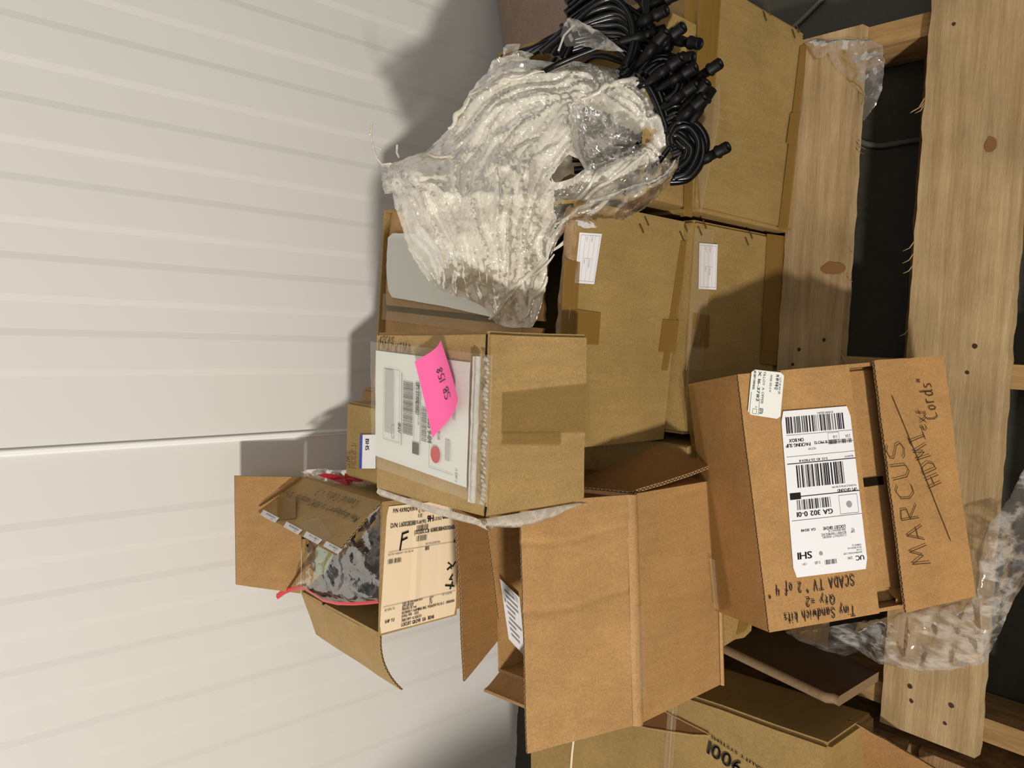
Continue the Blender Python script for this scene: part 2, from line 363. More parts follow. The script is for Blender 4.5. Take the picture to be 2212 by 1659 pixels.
# ================================================================== SETTING
# wall: pressed steel panels, shallow vertical ribs
wy = 1.5
WALL = plain('wall_paint', (222, 219, 213), .42, .35)
slopes = []                                   # (x, +1 steps toward the viewer going right / -1 back)
x = .405
while x < 2.3: slopes += [(x, 1)]; slopes += [(x + .068, -1)]; x += .1265
for x in (.277, .151, .025, -.099): slopes += [(x, 1), (x + .068, -1)]
slopes += [(-.158, -1)]
x = -.355
while x > -2.6: slopes += [(x, -1), (x + .062 - .125, 1)]; x -= .1235
slopes.sort(); prof = [(-3.0, 0)]; lev = 0
for x, d in slopes:
    if d == 1 and lev == 0: prof += [(x - .006, 0), (x + .006, 1)]; lev = 1
    elif d == -1 and lev == 1: prof += [(x - .006, 1), (x + .006, 0)]; lev = 0
prof += [(3.0, lev)]
mb = MB(); mb.grid([[V((x, wy - .0026 * l_, z)) for x, l_ in prof] for z in (0, 3.0)], flip=False)
mb.grid([[V((x, wy + .08, z)) for x in (-3, 3)] for z in (0, 3.0)], flip=True)
struct(mb.build('wall_back', WALL, origin=(0, wy, 0)))
mb = MB(); mb.tube([(-.228, wy - .004, 0), (-.228, wy - .004, 3.0)], .0042, 10); mb.box((-.236, wy - .003, 0), Matrix.Identity(3), (.006, .003, 3))
struct(mb.build('trim_1', plain('seam_bead', (245, 244, 240), .3, .5), smooth=True))
m, n, l, b = newmat('floor_concrete'); MATS['floor'] = m
c = ramp(n, l, noisetex(n, l, 3), lin((50, 47, 38)), lin((66, 63, 52)), .3, .7); c = mul(n, l, c, ramp(n, l, noisetex(n, l, 120), g(.85), g(1.1), .3, .7))
l.new(c, b.inputs['Base Color']); b.inputs['Roughness'].default_value = .5
mb = MB(); mb.box((-3, -3.2, -.06), Matrix.Identity(3), (6, 4.8, .06)); struct(mb.build('floor', m, origin=(0, 0, -.06)))
# ================================================================== PALLETS
WD = wood('pallet_wood', (178, 152, 112), (146, 118, 80)); WDB = wood('pallet_wood_brown', (152, 120, 82), (112, 82, 52)); WDY = wood('stringer_wood', (170, 136, 88), (128, 96, 58), 'Y')
def plank(name, x0, x1, y0, y1, z0, z1, mat, parent, seed=0, rag=.0025, nx=70):
    mb = MB(); r = []
    for i in range(nx + 1):
        x = x0 + (x1 - x0) * i / nx
        a = y0 + noise.noise(V((x * 30, seed, 0))) * rag + noise.noise(V((x * 120, seed, 3))) * rag * .6; c_ = y1 + noise.noise(V((x * 30, seed + 9, 0))) * rag + noise.noise(V((x * 120, seed + 5, 3))) * rag * .6
        e = noise.noise(V((x * 6, seed, 7))) * .001
        r.append([V((x, a, z0)), V((x, a + .002, z1 + e)), V((x, a * .66 + c_ * .34, z1 + e + .0004)), V((x, a * .33 + c_ * .67, z1 + e)), V((x, c_ - .002, z1 + e)), V((x, c_, z0))])
    mb.grid(r, closeu=True); mb.poly(r[0][::-1]); mb.poly(r[-1]); return mb.build(name, mat, parent)
KNOT = plain('knot_wood', (122, 84, 46), .8); NAIL = plain('nail_rust', (58, 40, 26), .7, .3)
pal = thing('wooden_pallet', (-.05, .6, 0), 'pale wooden pallet with wide deck boards carrying the carton stacks', 'pallet')
ZT = .14
deck = [(-.612, .62, .357, .502, WD), (-.60, .523, .603, .722, WD), (-.61, .55, .82, .93, WDB), (-.61, .55, 1.0, 1.1, WDB), (-.615, .60, .12, .255, WD)]
for k, (x0, x1, y0, y1, mt) in enumerate(deck):
    bd = plank('deck_board', x0, x1, y0, y1, ZT - .018, ZT, mt, pal, k * 11)
    for sx in (-.567, -.535, -.03, .0, .49):
        for sy in (.3, .72):
            if random.random() < .8 and x0 < sx < x1:
                cx_, cy_ = sx + random.uniform(-.012, .012), y0 + (y1 - y0) * sy + random.uniform(-.01, .01); rr = random.uniform(.0028, .0045)
                nb = MB(); nb.poly([(cx_ + rr * math.cos(a) * random.uniform(.8, 1.2), cy_ + rr * math.sin(a), ZT + .0016) for a in [i * math.pi / 4 for i in range(8)]]); nb.build('nail_head', NAIL, bd)
    #                                # splinters along the rough sawn rear edge
    if k in (0, 1):
        for i in range(9):
            sx = random.uniform(-.1, .45); L = random.uniform(.008, .022); yy = y0 if k == 1 else y1; sg = -1 if k == 1 else 1
            sp = MB(); sp.tube([(sx, yy + .002 * -sg, ZT - .002), (sx - L * .7, yy + sg * L * .3, ZT - .001), (sx - L, yy + sg * L * .8, ZT + .003)], [.0011, .0008, .0003], 5); sp.build('splinter', WD, bd)
def knot(px, rx, ry, parent, ang=0):
    c = W(px, hz(ZT + .0017)); k = MB()
    for s_, zz in ((1, 0), ):
        k.poly([c + V((math.cos(a) * rx * (1 + .5 * noise.noise(V((a * 1.5, rx * 99, 0)))), math.sin(a) * ry, zz)) for a in [i * math.pi / 10 for i in range(20)]])
    return k.build('knot', KNOT, parent)
B0 = [o for o in COL.objects if o.name.startswith('deck_board')]
knot((2140, 313), .011, .008, B0[0]); knot((1800, 580), .010, .022, B0[1]); knot((1985, 940), .012, .003, B0[0]); knot((1958, 1375), .028, .0022, B0[0]); knot((1975, 955), .006, .002, B0[0])
for k, x0 in enumerate((.487, -.056, -.59)):
    mb = MB(); mb.box((x0, .12, .018), Matrix.Identity(3), (.036, .975, ZT - .037)); mb.build('stringer', WDY, pal)
for k, (y0, y1) in enumerate(((.13, .27), (.45, .553), (.98, 1.09))): plank('bottom_board', -.61, .55, y0, y1, 0, .017, WDB, pal, 50 + k)
# neighbouring pallet on the left: one board and stringer show in the corner
pl2 = thing('wooden_pallet', (-1.1, .6, 0), 'brown pallet edge at the lower left, beside the pale pallet', 'pallet')
for k, (y0, y1) in enumerate(((.08, .22), (.30, .44), (.46, .60), (.72, .84), (.95, 1.07))): plank('deck_board', -1.75, -.632, y0, y1, ZT - .018, ZT, WDB, pl2, 80 + k * 7)
for x0 in (-.675, -1.2, -1.74):
    mb = MB(); mb.box((x0, .08, 0), Matrix.Identity(3), (.038, .99, ZT - .019)); mb.build('stringer', WDB, pl2)
# ================================================================== CLOSED CARTONS
def strip(name, px4, pl, mat, parent, off=.0009, nx=10, wav=.0004):
    q = [W(p, pl) for p in px4]; return decal(name, q, mat, parent, off, nx, 4, lambda s, t: abs(noise.noise(V((s * 7, t * 3, len(name))))) * wav)
def grip(px, pl, parent, n=2, L=.016):            # short printed tick marks
    q = W(px, pl)
    for i in range(n):
        a = q + V((.002 + .012 * i, -.0015, .004 - .011 * i)); d = V((.006, 0, -.009)).normalized() * 0 + V((-.008, 0, -.007)).normalized() * L * .5
        t = V((-.0012, 0, .0014))
        mb = MB(); mb.poly([a - d - t, a + d - t, a + d + t, a - d + t]); mb.build('tick_mark', plain('tick_ink', (84, 62, 30), .7), parent)
def formlabel(quad, pl, parent):
    q = [W(p, pl) for p in quad]; lb = decal('form_label', q, PAPER, parent); lb['label'] = 'white ruled form label'
    k = Ink(q); w_, h_ = k.w, k.h
    k.frame(.003, .003, w_ - .006, h_ - .006, .0005)
    for f in (.28, .5, .72): k.rect(.003, h_ * f, w_ - .006, .0004)
    k.rect(w_ * .5, h_ * .28, .0004, h_ * .44)
    k.text(w_ * .53, h_ * .45, h_ * .07, 'MODEL', .8); k.text(w_ * .53, h_ * .68, h_ * .07, 'NO.', .8); k.text(.005, h_ * .45, h_ * .07, 'ITEM', .8); k.text(.005, h_ * .68, h_ * .07, 'QTY', .8)
    k.done('printed_form', GREYINK, lb)
# lower middle carton
Fm = ((0, .7225, 0), (0, -1, 0))
B1 = thing('cardboard_carton', (.01, .95, .141), 'taped olive carton on the pallet under the middle stack, ruled label facing out', 'carton')
solid('body', (-.152, .7235, .1415), rot(0), (.337, .46, .265), OLIVE, B1, .005)
strip('tape', [(1500, 492), (1540, 497), (1515, 800), (1480, 800)], Fm, CLEAR, B1)
strip('tape', [(1497, 678), (1532, 680), (1530, 750), (1492, 748)], Fm, TAPE, B1)
strip('tape', [(1656, 505), (1694, 510), (1678, 790), (1642, 785)], Fm, TAPE, B1)
strip('tape', [(1648, 698), (1682, 698), (1679, 760), (1645, 758)], Fm, TAPE, B1, .0018)
for p in ((1514, 503), (1615, 525)): grip(p, Fm, B1)
formlabel([(1549, 528), (1546, 626), (1508, 624), (1510, 525)], Fm, B1)
# upper middle carton, top torn open along the front
yw2 = -3.2; Rb2 = rot(yw2); ob2 = V((-.162, .757, .414)); Fb2 = (ob2 - Rb2 @ V((0, 1, 0)) * .0, -(Rb2 @ V((0, 1, 0))))
B2 = thing('cardboard_carton', (.02, .95, .414), 'worn olive carton in the middle, top tier, with torn front rim and ruled label', 'carton')
mb = MB(); D2 = (.343, .47, .246)
openbox('body', ob2, Rb2, D2, [OLIVE], B2)
for a, b in ((0.004, .166), (.176, .34)):
    T2 = lambda x, y, z: ob2 + Rb2 @ V((x, y, z))
    zt = D2[2] + .004
    mb = MB(); NX, NY = 40, 30; rows = []; rows2 = []
    for j in range(NY + 1):
        ra = []; rb = []
        for i in range(NX + 1):
            xx = a + (b - a) * i / NX; yy = .045 + (D2[1] - .04) * j / NY
            if j == 0: yy += noise.noise(V((xx * 60, 3, a))) * .006
            hh = noise.noise(V((xx * 12, yy * 8, 5))) * .004
            if a < .1: hh += abs(noise.noise(V((xx * 7 + yy * 2, yy * 22, 1)))) * .012 - .004      # crumpled crosswise ridges
            e = max(0, (yy - (D2[1] - .05)) / .05); hh -= e * e * .018                             # rear edge rolls down
            hh -= .004 * math.exp(-abs(xx - (.166 if a < .1 else .176)) / .02)
            ra.append(T2(xx, yy, zt + hh)); rb.append(T2(xx, yy, zt + hh - .004))
        rows.append(ra); rows2.append(rb)
    mb.grid(rows); mb.grid(rows2, 1, True); mb.grid([rows[0], rows2[0]], 2); mb.grid([rows[-1], rows2[-1]], 2, True)
    mb.grid([[r[0] for r in rows], [r[0] for r in rows2]], 2); mb.grid([[r[-1] for r in rows], [r[-1] for r in rows2]], 2)
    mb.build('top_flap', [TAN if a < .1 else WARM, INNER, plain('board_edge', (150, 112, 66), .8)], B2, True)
mb = MB(); rows = []                            # torn paper rim along the front
for i in range(60):
    xx = .012 + .32 * i / 59; rr = []
    for k_ in range(7):
        a_ = k_ / 6 * math.pi; R_ = .008 + .006 * noise.noise(V((xx * 70, k_ * .7, 0)))
        rr.append(T2(xx, -.001 + .010 - math.cos(a_) * (.010 + .004 * noise.noise(V((xx * 50, k_, 4)))), D2[2] - .004 + math.sin(a_) * R_))
    rows.append(rr)
mb.grid(rows); mb.build('torn_rim', cardboard('torn_board', (150, 120, 88)), B2, True)
top2 = (T2(0, 0, D2[2] + .0085), (0, 0, 1))
decal('seam_tape', [T2(.15, .08, D2[2] + .004), T2(.196, .08, D2[2] + .004), T2(.196, .45, D2[2] + .0), T2(.15, .45, D2[2] + .0)], CLEAR, B2, .004, 4, 14, lambda s, t: noise.noise(V((s * 3, t * 9, 2))) * .002)
formlabel([(1299, 505), (1282, 614), (1240, 611), (1251, 502)], Fb2, B2)
strip('tape', [(1218, 560), (1252, 566), (1238, 800), (1205, 800)], Fb2, TAPE, B2)
strip('tape', [(1240, 668), (1296, 676), (1291, 745), (1238, 742)], Fb2, TAPE, B2, .0016)
strip('tape', [(1470, 520), (1488, 522), (1441, 800), (1428, 800)], Fb2, TAPE, B2)
strip('tape', [(1430, 690), (1466, 692), (1456, 761), (1421, 760)], Fb2, TAPE, B2, .0016)
for p in ((1388, 497), (1474, 512)): grip(p, Fb2, B2)
# bottom right carton
Fa = ((0, .7025, 0), (0, -1, 0))
A1 = thing('cardboard_carton', (.37, .93, .141), 'tall taped olive carton at the lower right of the stack, beneath the black cables', 'carton')
solid('body', (.192, .7035, .1415), rot(0), (.345, .44, .287), OLIVE, A1, .006)
strip('tape', [(1506, 0), (1556, 0), (1536, 300), (1500, 300)], Fa, TAPE, A1)
strip('tape', [(1498, 240), (1552, 180), (1552, 255), (1512, 462)], Fa, CLEAR, A1, .0016)
strip('tape', [(1728, 100), (1744, 95), (1700, 500), (1680, 495)], Fa, TAPE, A1)
strip('tape', [(1706, 245), (1728, 240), (1717, 315), (1697, 310)], Fa, TAPE, A1, .0016)
for p in ((1654, 40), (1716, 78)): grip(p, Fa, A1)
# open carton of cables above it
A2 = thing('open_carton', (.35, .92, .43), 'open shallow carton overflowing with black cables, right of the film heap', 'carton')
openbox('body', (.196, .712, .4315), rot(-1.5), (.262, .325, .125), [OLIVE], A2)
strip('tape', [(1478, 0), (1500, 0), (1494, 470), (1476, 466)], fy(.7095), TAPE, A2)
# carton beneath the big open one, one front corner crushed
TT = thing('cardboard_carton', (-.31, .85, .141), 'olive carton on the pallet beneath the large open carton, its corner crushed', 'carton')
mb = MB(); out = [(-.168, .712), (-.168, 1.07), (-.472, 1.07), (-.472, .712)]
zt = .411; rows = [[V((x, y, .1415)) for x, y in out], [V((x, y, zt - .003)) for x, y in out], [V((x * .985 - .005, y * .985 + .012, zt)) for x, y in out]]
mb.grid(rows, closeu=True); mb.poly(rows[-1]); mb.poly(rows[0][::-1]); mb.build('body', OLIVE, TT)
fo_ = [(-.405, .587), (-.405, .712), (-.472, .712), (-.472, .645), (-.466, .635), (-.445, .612), (-.438, .598), (-.425, .588)]
mb = MB(); mb.grid([[V((x, y, z)) for x, y in fo_] for z in (zt - .005, zt)], closeu=True); mb.poly([V((x, y, zt)) for x, y in fo_]); mb.poly([V((x, y, zt - .005)) for x, y in fo_][::-1]); mb.build('front_flap', OLIVE, TT)
strip('tape', [(1600, 1335), (1626, 1338), (1612, 1362), (1592, 1372)], hz(zt), TAPE, TT, .001)
# ================================================================== BOX WITH THE PACKING LIST AND PINK NOTE
Rp = rot(2.17); op = V((-.2179, .680, .6770)); Dp = (.2187, .238, .1725)
PB = thing('shipping_carton', (-.11, .8, .677), 'small square carton on top, bearing the clear document pouch', 'carton')
solid('body', op, Rp, Dp, PALE, PB, .004)
TP = (op + V((0, 0, Dp[2])), (0, 0, 1)); FP = (op, -(Rp @ V((0, 1, 0))))
for a, b in (((1052, 722), (1050, 772)), ((1050, 1095), (1047, 1118))):
    cr = MB(); cr.tube([W(p, (op + V((0, 0, Dp[2] + .001)), (0, 0, 1))) for p in (a, b)], .0011, 6); cr.build('flap_gap', DARK, PB)
strip('tape', [(1084, 850), (1272, 828), (1273, 935), (1082, 938)], FP, tapemat('faint_tape', (140, 112, 56), .2, .25), PB)
strip('tape', [(1084, 935), (1210, 935), (1210, 962), (1082, 962)], FP, tapemat('faint_tape', (140, 112, 56), .2, .25), PB, .0016)
po = thing('packing_list_pouch', op + V((.1, .1, Dp[2])), 'clear plastic pouch with a white shipping document, taped on the small square carton', 'pouch')
qp = [W(p, TP) for p in ((1074, 768), (1062, 1094), (812, 1006), (809, 738))]
qpap = [W(p, TP) for p in ((1018, 783), (1010, 1053), (813, 984), (814, 757))]
pp = decal('document', qpap, plain('pouch_paper', (226, 228, 222), .5), po, .0012, 10, 10, lambda s, t: .0015 * abs(noise.noise(V((s * 4, t * 4, 0)))))
pp['label'] = 'white shipping document inside the pouch'
k = Ink(qpap, .0036); w_, h_ = k.w, k.h
G2 = plain('faded_ink', (92, 92, 94), .6)
k.rect(w_ * .17, h_ * .672, w_ * .65, .0011); k.rect(w_ * .24, h_ * .535, w_ * .58, .0004); k.rect(w_ * .3, h_ * .465, w_ * .46, .0009); k.rect(w_ * .43, h_ * .365, w_ * .5, .0004); k.rect(w_ * .93, h_ * .12, .0004, h_ * .25)
k.bars(w_ * .24, h_ * .55, w_ * .47, h_ * .11, 56, 3); k.bars(w_ * .43, h_ * .398, w_ * .30, h_ * .058, 30, 4); k.frame(w_ * .15, h_ * .70, w_ * .66, h_ * .19, .0004)
k.done('barcode', G2, pp)
k = Ink(qpap, .0036)
k.fit(.42, .73, .388, .046, 'GA 305 9-04', .0006); k.fit(.23, .51, .522, .044, 'UPS STANDARD', .0005); k.fit(.63, .72, .716, .034, 'INV', .0005)
k.rect(w_ * .76, h_ * .478, w_ * .10, h_ * .072)
k.fit(.88, .98, .10, .022, '1 OF 1'); k.fit(.28, .46, .20, .022, 'BOWERY FARMING'); k.fit(.30, .50, .245, .024, 'LOCUST GROVE'); k.fit(.54, .68, .285, .026, 'GA 30248'); k.fit(.30, .46, .285, .022, 'UNITED STATES')
k.frame(w_ * .66, h_ * .76, w_ * .12, h_ * .03); k.fit(.24, .6, .495, .014, 'TRACKING 1Z 05 0000 6600 2310'); k.done('printed_text', plain('dark_grey_ink', (62, 62, 66), .6), pp)
k = Ink(qpap, .0036)
k.rect(w_ * .16, h_ * .775, w_ * .58, h_ * .10); k.rect(w_ * .66, h_ * .16, w_ * .17, h_ * .045); k.rect(w_ * .28, h_ * .11, w_ * .2, h_ * .03)
k.done('grey_patch', plain('pale_grey_ink', (184, 184, 182), .6), pp)
k = Ink(qpap, .0040); cx_, cy_ = w_ * .81, h_ * .30
k.mb.poly([k.P(cx_ + .0105 * math.cos(a), cy_ + .0100 * math.sin(a)) for a in [i * math.pi / 16 for i in range(32)]])
k.done('red_dot', plain('red_print', (200, 44, 62), .5), pp)
PF = tapemat('pouch_film', (214, 206, 188), .10, .14)
sl = decal('plastic_sleeve', qp, PF, po, .0062, 30, 30, lambda s, t: .0015 * noise.noise(V((s * 6, t * 6, 3))) + .001 * abs(noise.noise(V((s * 15, t * 4, 3)))))
mb = MB()
for (a, b, r_) in (((1046, 770), (1034, 1084), .0035), ((1037, 770), (1026, 1082), .0018)):
    pa, pb = W(a, TP), W(b, TP); mb = MB(); mb.tube([pa.lerp(pb, i / 24) + V((noise.noise(V((i * .5, 1, r_))) * .001, 0, .009 + noise.noise(V((i * .5, 3, 0))) * .001)) for i in range(25)], r_, 8); mb.build('seal_rib', film('rib_film', (236, 232, 222), .6, scale=30, rough=.15, amp=.2, bump=.2), po, True)
mb = MB()                                       # blistered sealing strip
for i in range(34):
    c = W((1065 - i * .3 + random.uniform(-3, 3), 776 + i * 9.3), TP) + V((0, 0, .0085)); r_ = random.uniform(.0015, .0032)
    mb = MB(); mb.tube([c + V((-r_ * .8, -r_, 0)), c + V((0, 0, r_ * .6)), c + V((r_ * .8, r_ * .6, .0005))], [r_ * .5, r_ * .9, r_ * .4], 6); mb.build('blister', film('blister_film', (236, 234, 226), .35, scale=40, rough=.06, amp=.2, bump=.2), po, True)
def pline(p0, p1, st, t, up):
    a, b = W(p0, TP), W(p1, TP); u = W((p0[0] + up[0], p0[1] + up[1]), TP) - a; q = [a + u, b + u, b, a]; k0 = Ink(q, .0014); X = k0.hand(0, k0.h, k0.h, st, t, 1, 0, .1, .2); k_ = Ink(q, .0014); k_.hand(0, k_.h, k_.h, st, t, k_.w / X, 0, .1, .2); k_.done('handwriting', MARKER, PB)
pline((821, 740), (852, 742), 'KICAS', .0009, (2, -13)); pline((818, 762), (892, 770), 'KMACKIMA', .0010, (0, -24))
fs = MB(); ed = [(812, 1058), (850, 1072), (900, 1087), (960, 1105), (1020, 1122), (1048, 1133)]
fs_r = []
for i, p in enumerate(ed):
    a = W(p, TP); fs_r.append([a + V((.002, 0, -.003)), a + V((-.004, 0, -.001)), a + V((-.008 - .003 * noise.noise(a * 90), 0, -.008)), a + V((-.003, 0, -.014))])
fs.grid(fs_r); fs.build('wrapping_film', film('thin_wrap', (244, 236, 220), .7, scale=40, rough=.25, amp=.3, bump=.2), PB, True); fs = MB()
e2 = [W((1050, 1122), FP) + V((0, 0, 0))]
fs_r = []
for i in range(16):
    s_ = i / 15; base = op + Rp @ V((0, 0, Dp[2] * (1 - s_))); k_ = noise.noise(V((s_ * 8, 0, 5))); wd = .016 * math.sin(math.pi * min(1, .12 + s_ * .95)) + .002
    fs_r.append([base + V((0, .002, 0)), base + V((-wd * .5, -.003, .001 * k_)), base + V((-wd, .002 + .003 * k_, .002)), base + V((-wd * .3, .014, 0))])
fs.grid(fs_r)
fs.build('wrapping_film', film('thin_wrap', (226, 216, 200), .62, scale=40, rough=.2, amp=.3, bump=.3), PB, True)
# pink sticky note
qn = [W(p, (TP[0] + V((0, 0, .009)), (0, 0, 1))) for p in ((936, 945), (903, 781), (981, 736), (1013, 862))]
# reading frame: text runs from the lower end upward
lf = lambda s, t: .016 * max(0, t - .35) ** 2 * 2.2 + .004 * s * s
nt = decal('sticky_note', qn, plain('pink_paper', (255, 108, 170), .6, .2), None, .001, 14, 14, lf); tag(nt, 'bright pink sticky note marked SB 158 on the clear pouch', 'sticky note')
k = Ink(qn, .0022); k.lift = lf; k.hand(k.w * .22, k.h * .72, .016, 'SB 158', .0013, .8, -.06, .25, .22); k.done('handwriting', MARKER, nt)
# ================================================================== LARGE OPEN BOX (lower left)
Rq = rot(5.45); oq = V((-.5182, .6275, .4135)); Dq = (.3084, .285, .198)
QB = thing('open_carton', (-.37, .78, .4135), 'large plain tan carton with raised flaps, front left of the stack', 'carton')
openbox('body', oq, Rq, Dq, [TAN], QB)
q_ = lambda x, y, z: oq + Rq @ V((x, y, z))
a18 = math.radians(18); FL = .165
panel('flap', [q_(-.004, .0 + FL * math.sin(a18), Dq[2] + FL * math.cos(a18)), q_(Dq[0] + .002, FL * math.sin(a18), Dq[2] + FL * math.cos(a18) + .002), q_(Dq[0], 0, Dq[2] + .002), q_(0, 0, Dq[2] + .002)], -.0045, [TAN, INNER, EDGE_T], QB, 90, 12, .0015, crease=(.845, .57))
# rear flap, upright with its left end cut away
qb = [W(p, (q_(0, Dq[1], 0), -(Rq @ V((0, 1, 0))))) for p in ((1003, 1472), (985, 1098), (1052, 1130), (1083, 1377))]
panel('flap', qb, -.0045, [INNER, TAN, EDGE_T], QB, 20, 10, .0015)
qb2 = [W(p, (q_(0, Dq[1] - .006, 0), -(Rq @ V((0, 1, 0))))) for p in ((1084, 1377), (1052, 1130), (1140, 1120), (1140, 1425))]
panel('rear_wall', [qb2[0], qb2[1], q_(Dq[0] - .004, Dq[1] - .006, Dq[2] - .02), q_(.003, Dq[1] - .006, Dq[2] - .02)], -.004, [TAN, TAN, EDGE_T], QB, 12, 6, .001)
mb = MB(); rr = []
for i in range(9):                               # short left flap curling up along the left wall
    t_ = i / 8; p0 = q_(.0, Dq[1] - .002 - .2 * 0, Dq[2]); rr.append([q_(.0 - .018 * math.sin(t_ * 1.6), Dq[1] * (.25 + .74 * j / 6), Dq[2] + .045 * t_ - .012 * t_ * t_) for j in range(7)])
mb.grid(rr); mb.grid([[p + V((-.004, 0, .001)) for p in r] for r in rr], 0, True)
for idx in (0, -1): mb.grid([[r[idx] for r in rr], [r[idx] + V((-.004, 0, .001)) for r in rr]])
mb.grid([rr[-1], [p + V((-.004, 0, .001)) for p in rr[-1]]]); mb.build('flap', TAN, QB, True)
# right flap hanging outward
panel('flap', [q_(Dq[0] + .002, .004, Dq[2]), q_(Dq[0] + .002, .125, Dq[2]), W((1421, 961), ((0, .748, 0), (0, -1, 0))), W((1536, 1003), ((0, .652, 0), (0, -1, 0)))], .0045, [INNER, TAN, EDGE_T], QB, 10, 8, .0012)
Fq = (oq, -(Rq @ V((0, 1, 0))))
mb = MB(); rows = []
for i in range(30):
    s_ = i / 29; base = q_(Dq[0] * s_, -.001, Dq[2] + .001); rows.append([base + V((0, 0, -.008)) + V((0, -.001, 0)), base + V((0, -.004 - .0015 * noise.noise(V((s_ * 20, 0, 0))), -.003)), base + V((0, -.003, .004)), base + V((0, .003, .009))])
mb.grid(rows); mb.build('fold_crease', TAN, QB, True)
mb = MB(); rows = []
for i in range(20):
    s_ = i / 19; base = q_(Dq[0] * (.12 + .4 * s_), -.006, Dq[2]); rows.append([base + V((0, 0, -.009)), base + V((0, -.002 - .003 * abs(noise.noise(V((s_ * 9, 2, 0)))), 0)), base + V((0, 0, .008))])
mb.grid(rows); mb.build('tape', CLEAR, QB, True)
mb = MB(); rows = []
for i in range(20):                              # bottom board edge curled under the front
    s_ = i / 19; base = q_(Dq[0] * s_, -.002, .001); rows.append([base + V((0, 0, .004)), base + V((0, -.004, .002 + .001 * noise.noise(V((s_ * 14, 0, 1))))), base + V((0, -.003, -.0015)), base + V((0, 0, -.001))])
mb.grid(rows); mb.build('bottom_lip', TAN, QB, True)
strip('tape', [(1530, 1205), (1549, 1212), (1550, 1318), (1540, 1312)], (oq + V((0, -.006, 0)), Fq[1]), CLEAR, QB, .002, 10, .002)
# printed slip standing inside
qs = [W(p, (q_(0, Dq[1] - .014, 0), -(Rq @ V((0, 1, 0))))) for p in ((1079, 1250), (1121, 1290), (1133, 1418), (1098, 1380))]
ps = decal('packing_slip', [qs[0], qs[1], qs[2], qs[3]], PAPER, None, .001); tag(ps, 'white printed slip inside the large tan carton behind its front flap', 'paper slip')
k = Ink(qs, .0026)
for i in range(9): k.rect(k.w * .12 + (i % 3) * .002, k.h * (.12 + .09 * i), k.w * random.uniform(.4, .75), k.h * .035)
k.bars(k.w * .55, k.h * .05, k.w * .35, k.h * .1, 12, 5); k.rect(k.w * .05, k.h * .3, k.w * .1, k.h * .05); k.done('printed_text', GREYINK, ps)
# ================================================================== TILTED BOX WITH THE WHITE LABEL
Rr = rot(10.6, -29.44, -1.01); orr = V((-.3469, .3545, .2159)); Dr = (.3426, .1525, .3234)
RB = thing('shipping_carton', (-.2, .5, .141), 'tan carton tilted back against the stack, with white barcode label and handwriting', 'carton')
r_ = lambda x, y, z: orr + Rr @ V((x, y, z))
solid('body', r_(.0052, .030, .0), Rr, (Dr[0] - .0104, Dr[1] - .030, Dr[2] - .0052), WARM, RB, .004)
mb = MB(); mb.box(r_(.0, .0045, Dr[2] - .005), Rr, (Dr[0], Dr[1] - .0045, .005)); mb.build('top_wall', WARM, RB)
mb = MB(); mb.box(r_(.0, .0045, .0), Rr, (.005, Dr[1] - .0045, Dr[2] - .005)); mb.build('side_wall', WARM, RB)
mb = MB(); mb.box(r_(Dr[0] - .005, .0045, .0), Rr, (.005, Dr[1] - .0045, Dr[2] - .005)); mb.build('side_wall', WARM, RB)
FR = (r_(0, -.0006, 0), -(Rr @ V((0, 1, 0))))
f1 = panel('flap', [r_(0, 0, Dr[2]), r_(Dr[0], 0, Dr[2]), r_(Dr[0], 0, .152), r_(0, 0, .156)], .0045, [WARM, INNER, EDGE_T], RB, 20, 12, .0006)
f2 = panel('flap', [r_(-.003, -.011, .123), r_(Dr[0] + .002, -.009, .118), r_(Dr[0], 0, -.003), r_(0, 0, -.001)], .0045, [WARM, INNER, EDGE_T], RB, 24, 10, .0012, rough_edge=.0015)
f2['label'] = 'lower flap with crossed-out handwriting'
for x0 in (-.002, Dr[0] - .003): pass
mb = MB(); mb.box(r_(.168, .0285, .10), Rr, (.012, .003, .05)); mb.build('slot', DARK, RB)
mb = MB(); mb.grid([[r_(x, y, z) for x, y in ((.006, .028), (.006, .012), (.012, .010), (.022, .028))] for z in (.0, .04, .08, .12)]); mb.build('side_flap', WARM, RB)
FR1 = (r_(0, -.0012, 0), FR[1])
strip('tape', [(1475, 838), (1500, 832), (1582, 1312), (1556, 1320)], (r_(0, 0, Dr[2] + .0005), Rr @ V((0, 0, 1))), tapemat('faint_tape', (140, 112, 56), .2, .25), RB, .001)
ql = [W(p, FR1) for p in ((1874, 1228), (1714, 1248), (1685, 889), (1833, 877))]
lb = decal('shipping_label', ql, PAPER, RB, .0012, 12, 16, None, .004); lb['label'] = 'white shipping label with three barcodes'
k = Ink(ql, .0020); w_, h_ = k.w, k.h
def tx(x, y, hh, s, cx=.75, bold=0): k.text(w_ * x, h_ * y, hh, s, cx, 0, bold)
k.fit(.04, .16, .085, .028, 'UC', .0006); tx(.20, .085, .0035, '2390'); k.bars(w_ * .42, h_ * .055, w_ * .16, h_ * .028, 12, 2); tx(.64, .08, .0035, '5 LBS'); tx(.82, .08, .003, '1 OF 1')
tx(.06, .11, .0022, 'SHI INTERNATIONAL CORP'); tx(.06, .125, .0022, 'C O SHI'); tx(.06, .14, .0022, '290 DAVIDSON AVE'); tx(.06, .155, .0022, 'SOMERSET NJ')
k.fit(.74, .94, .145, .042, 'SHI', .0009)
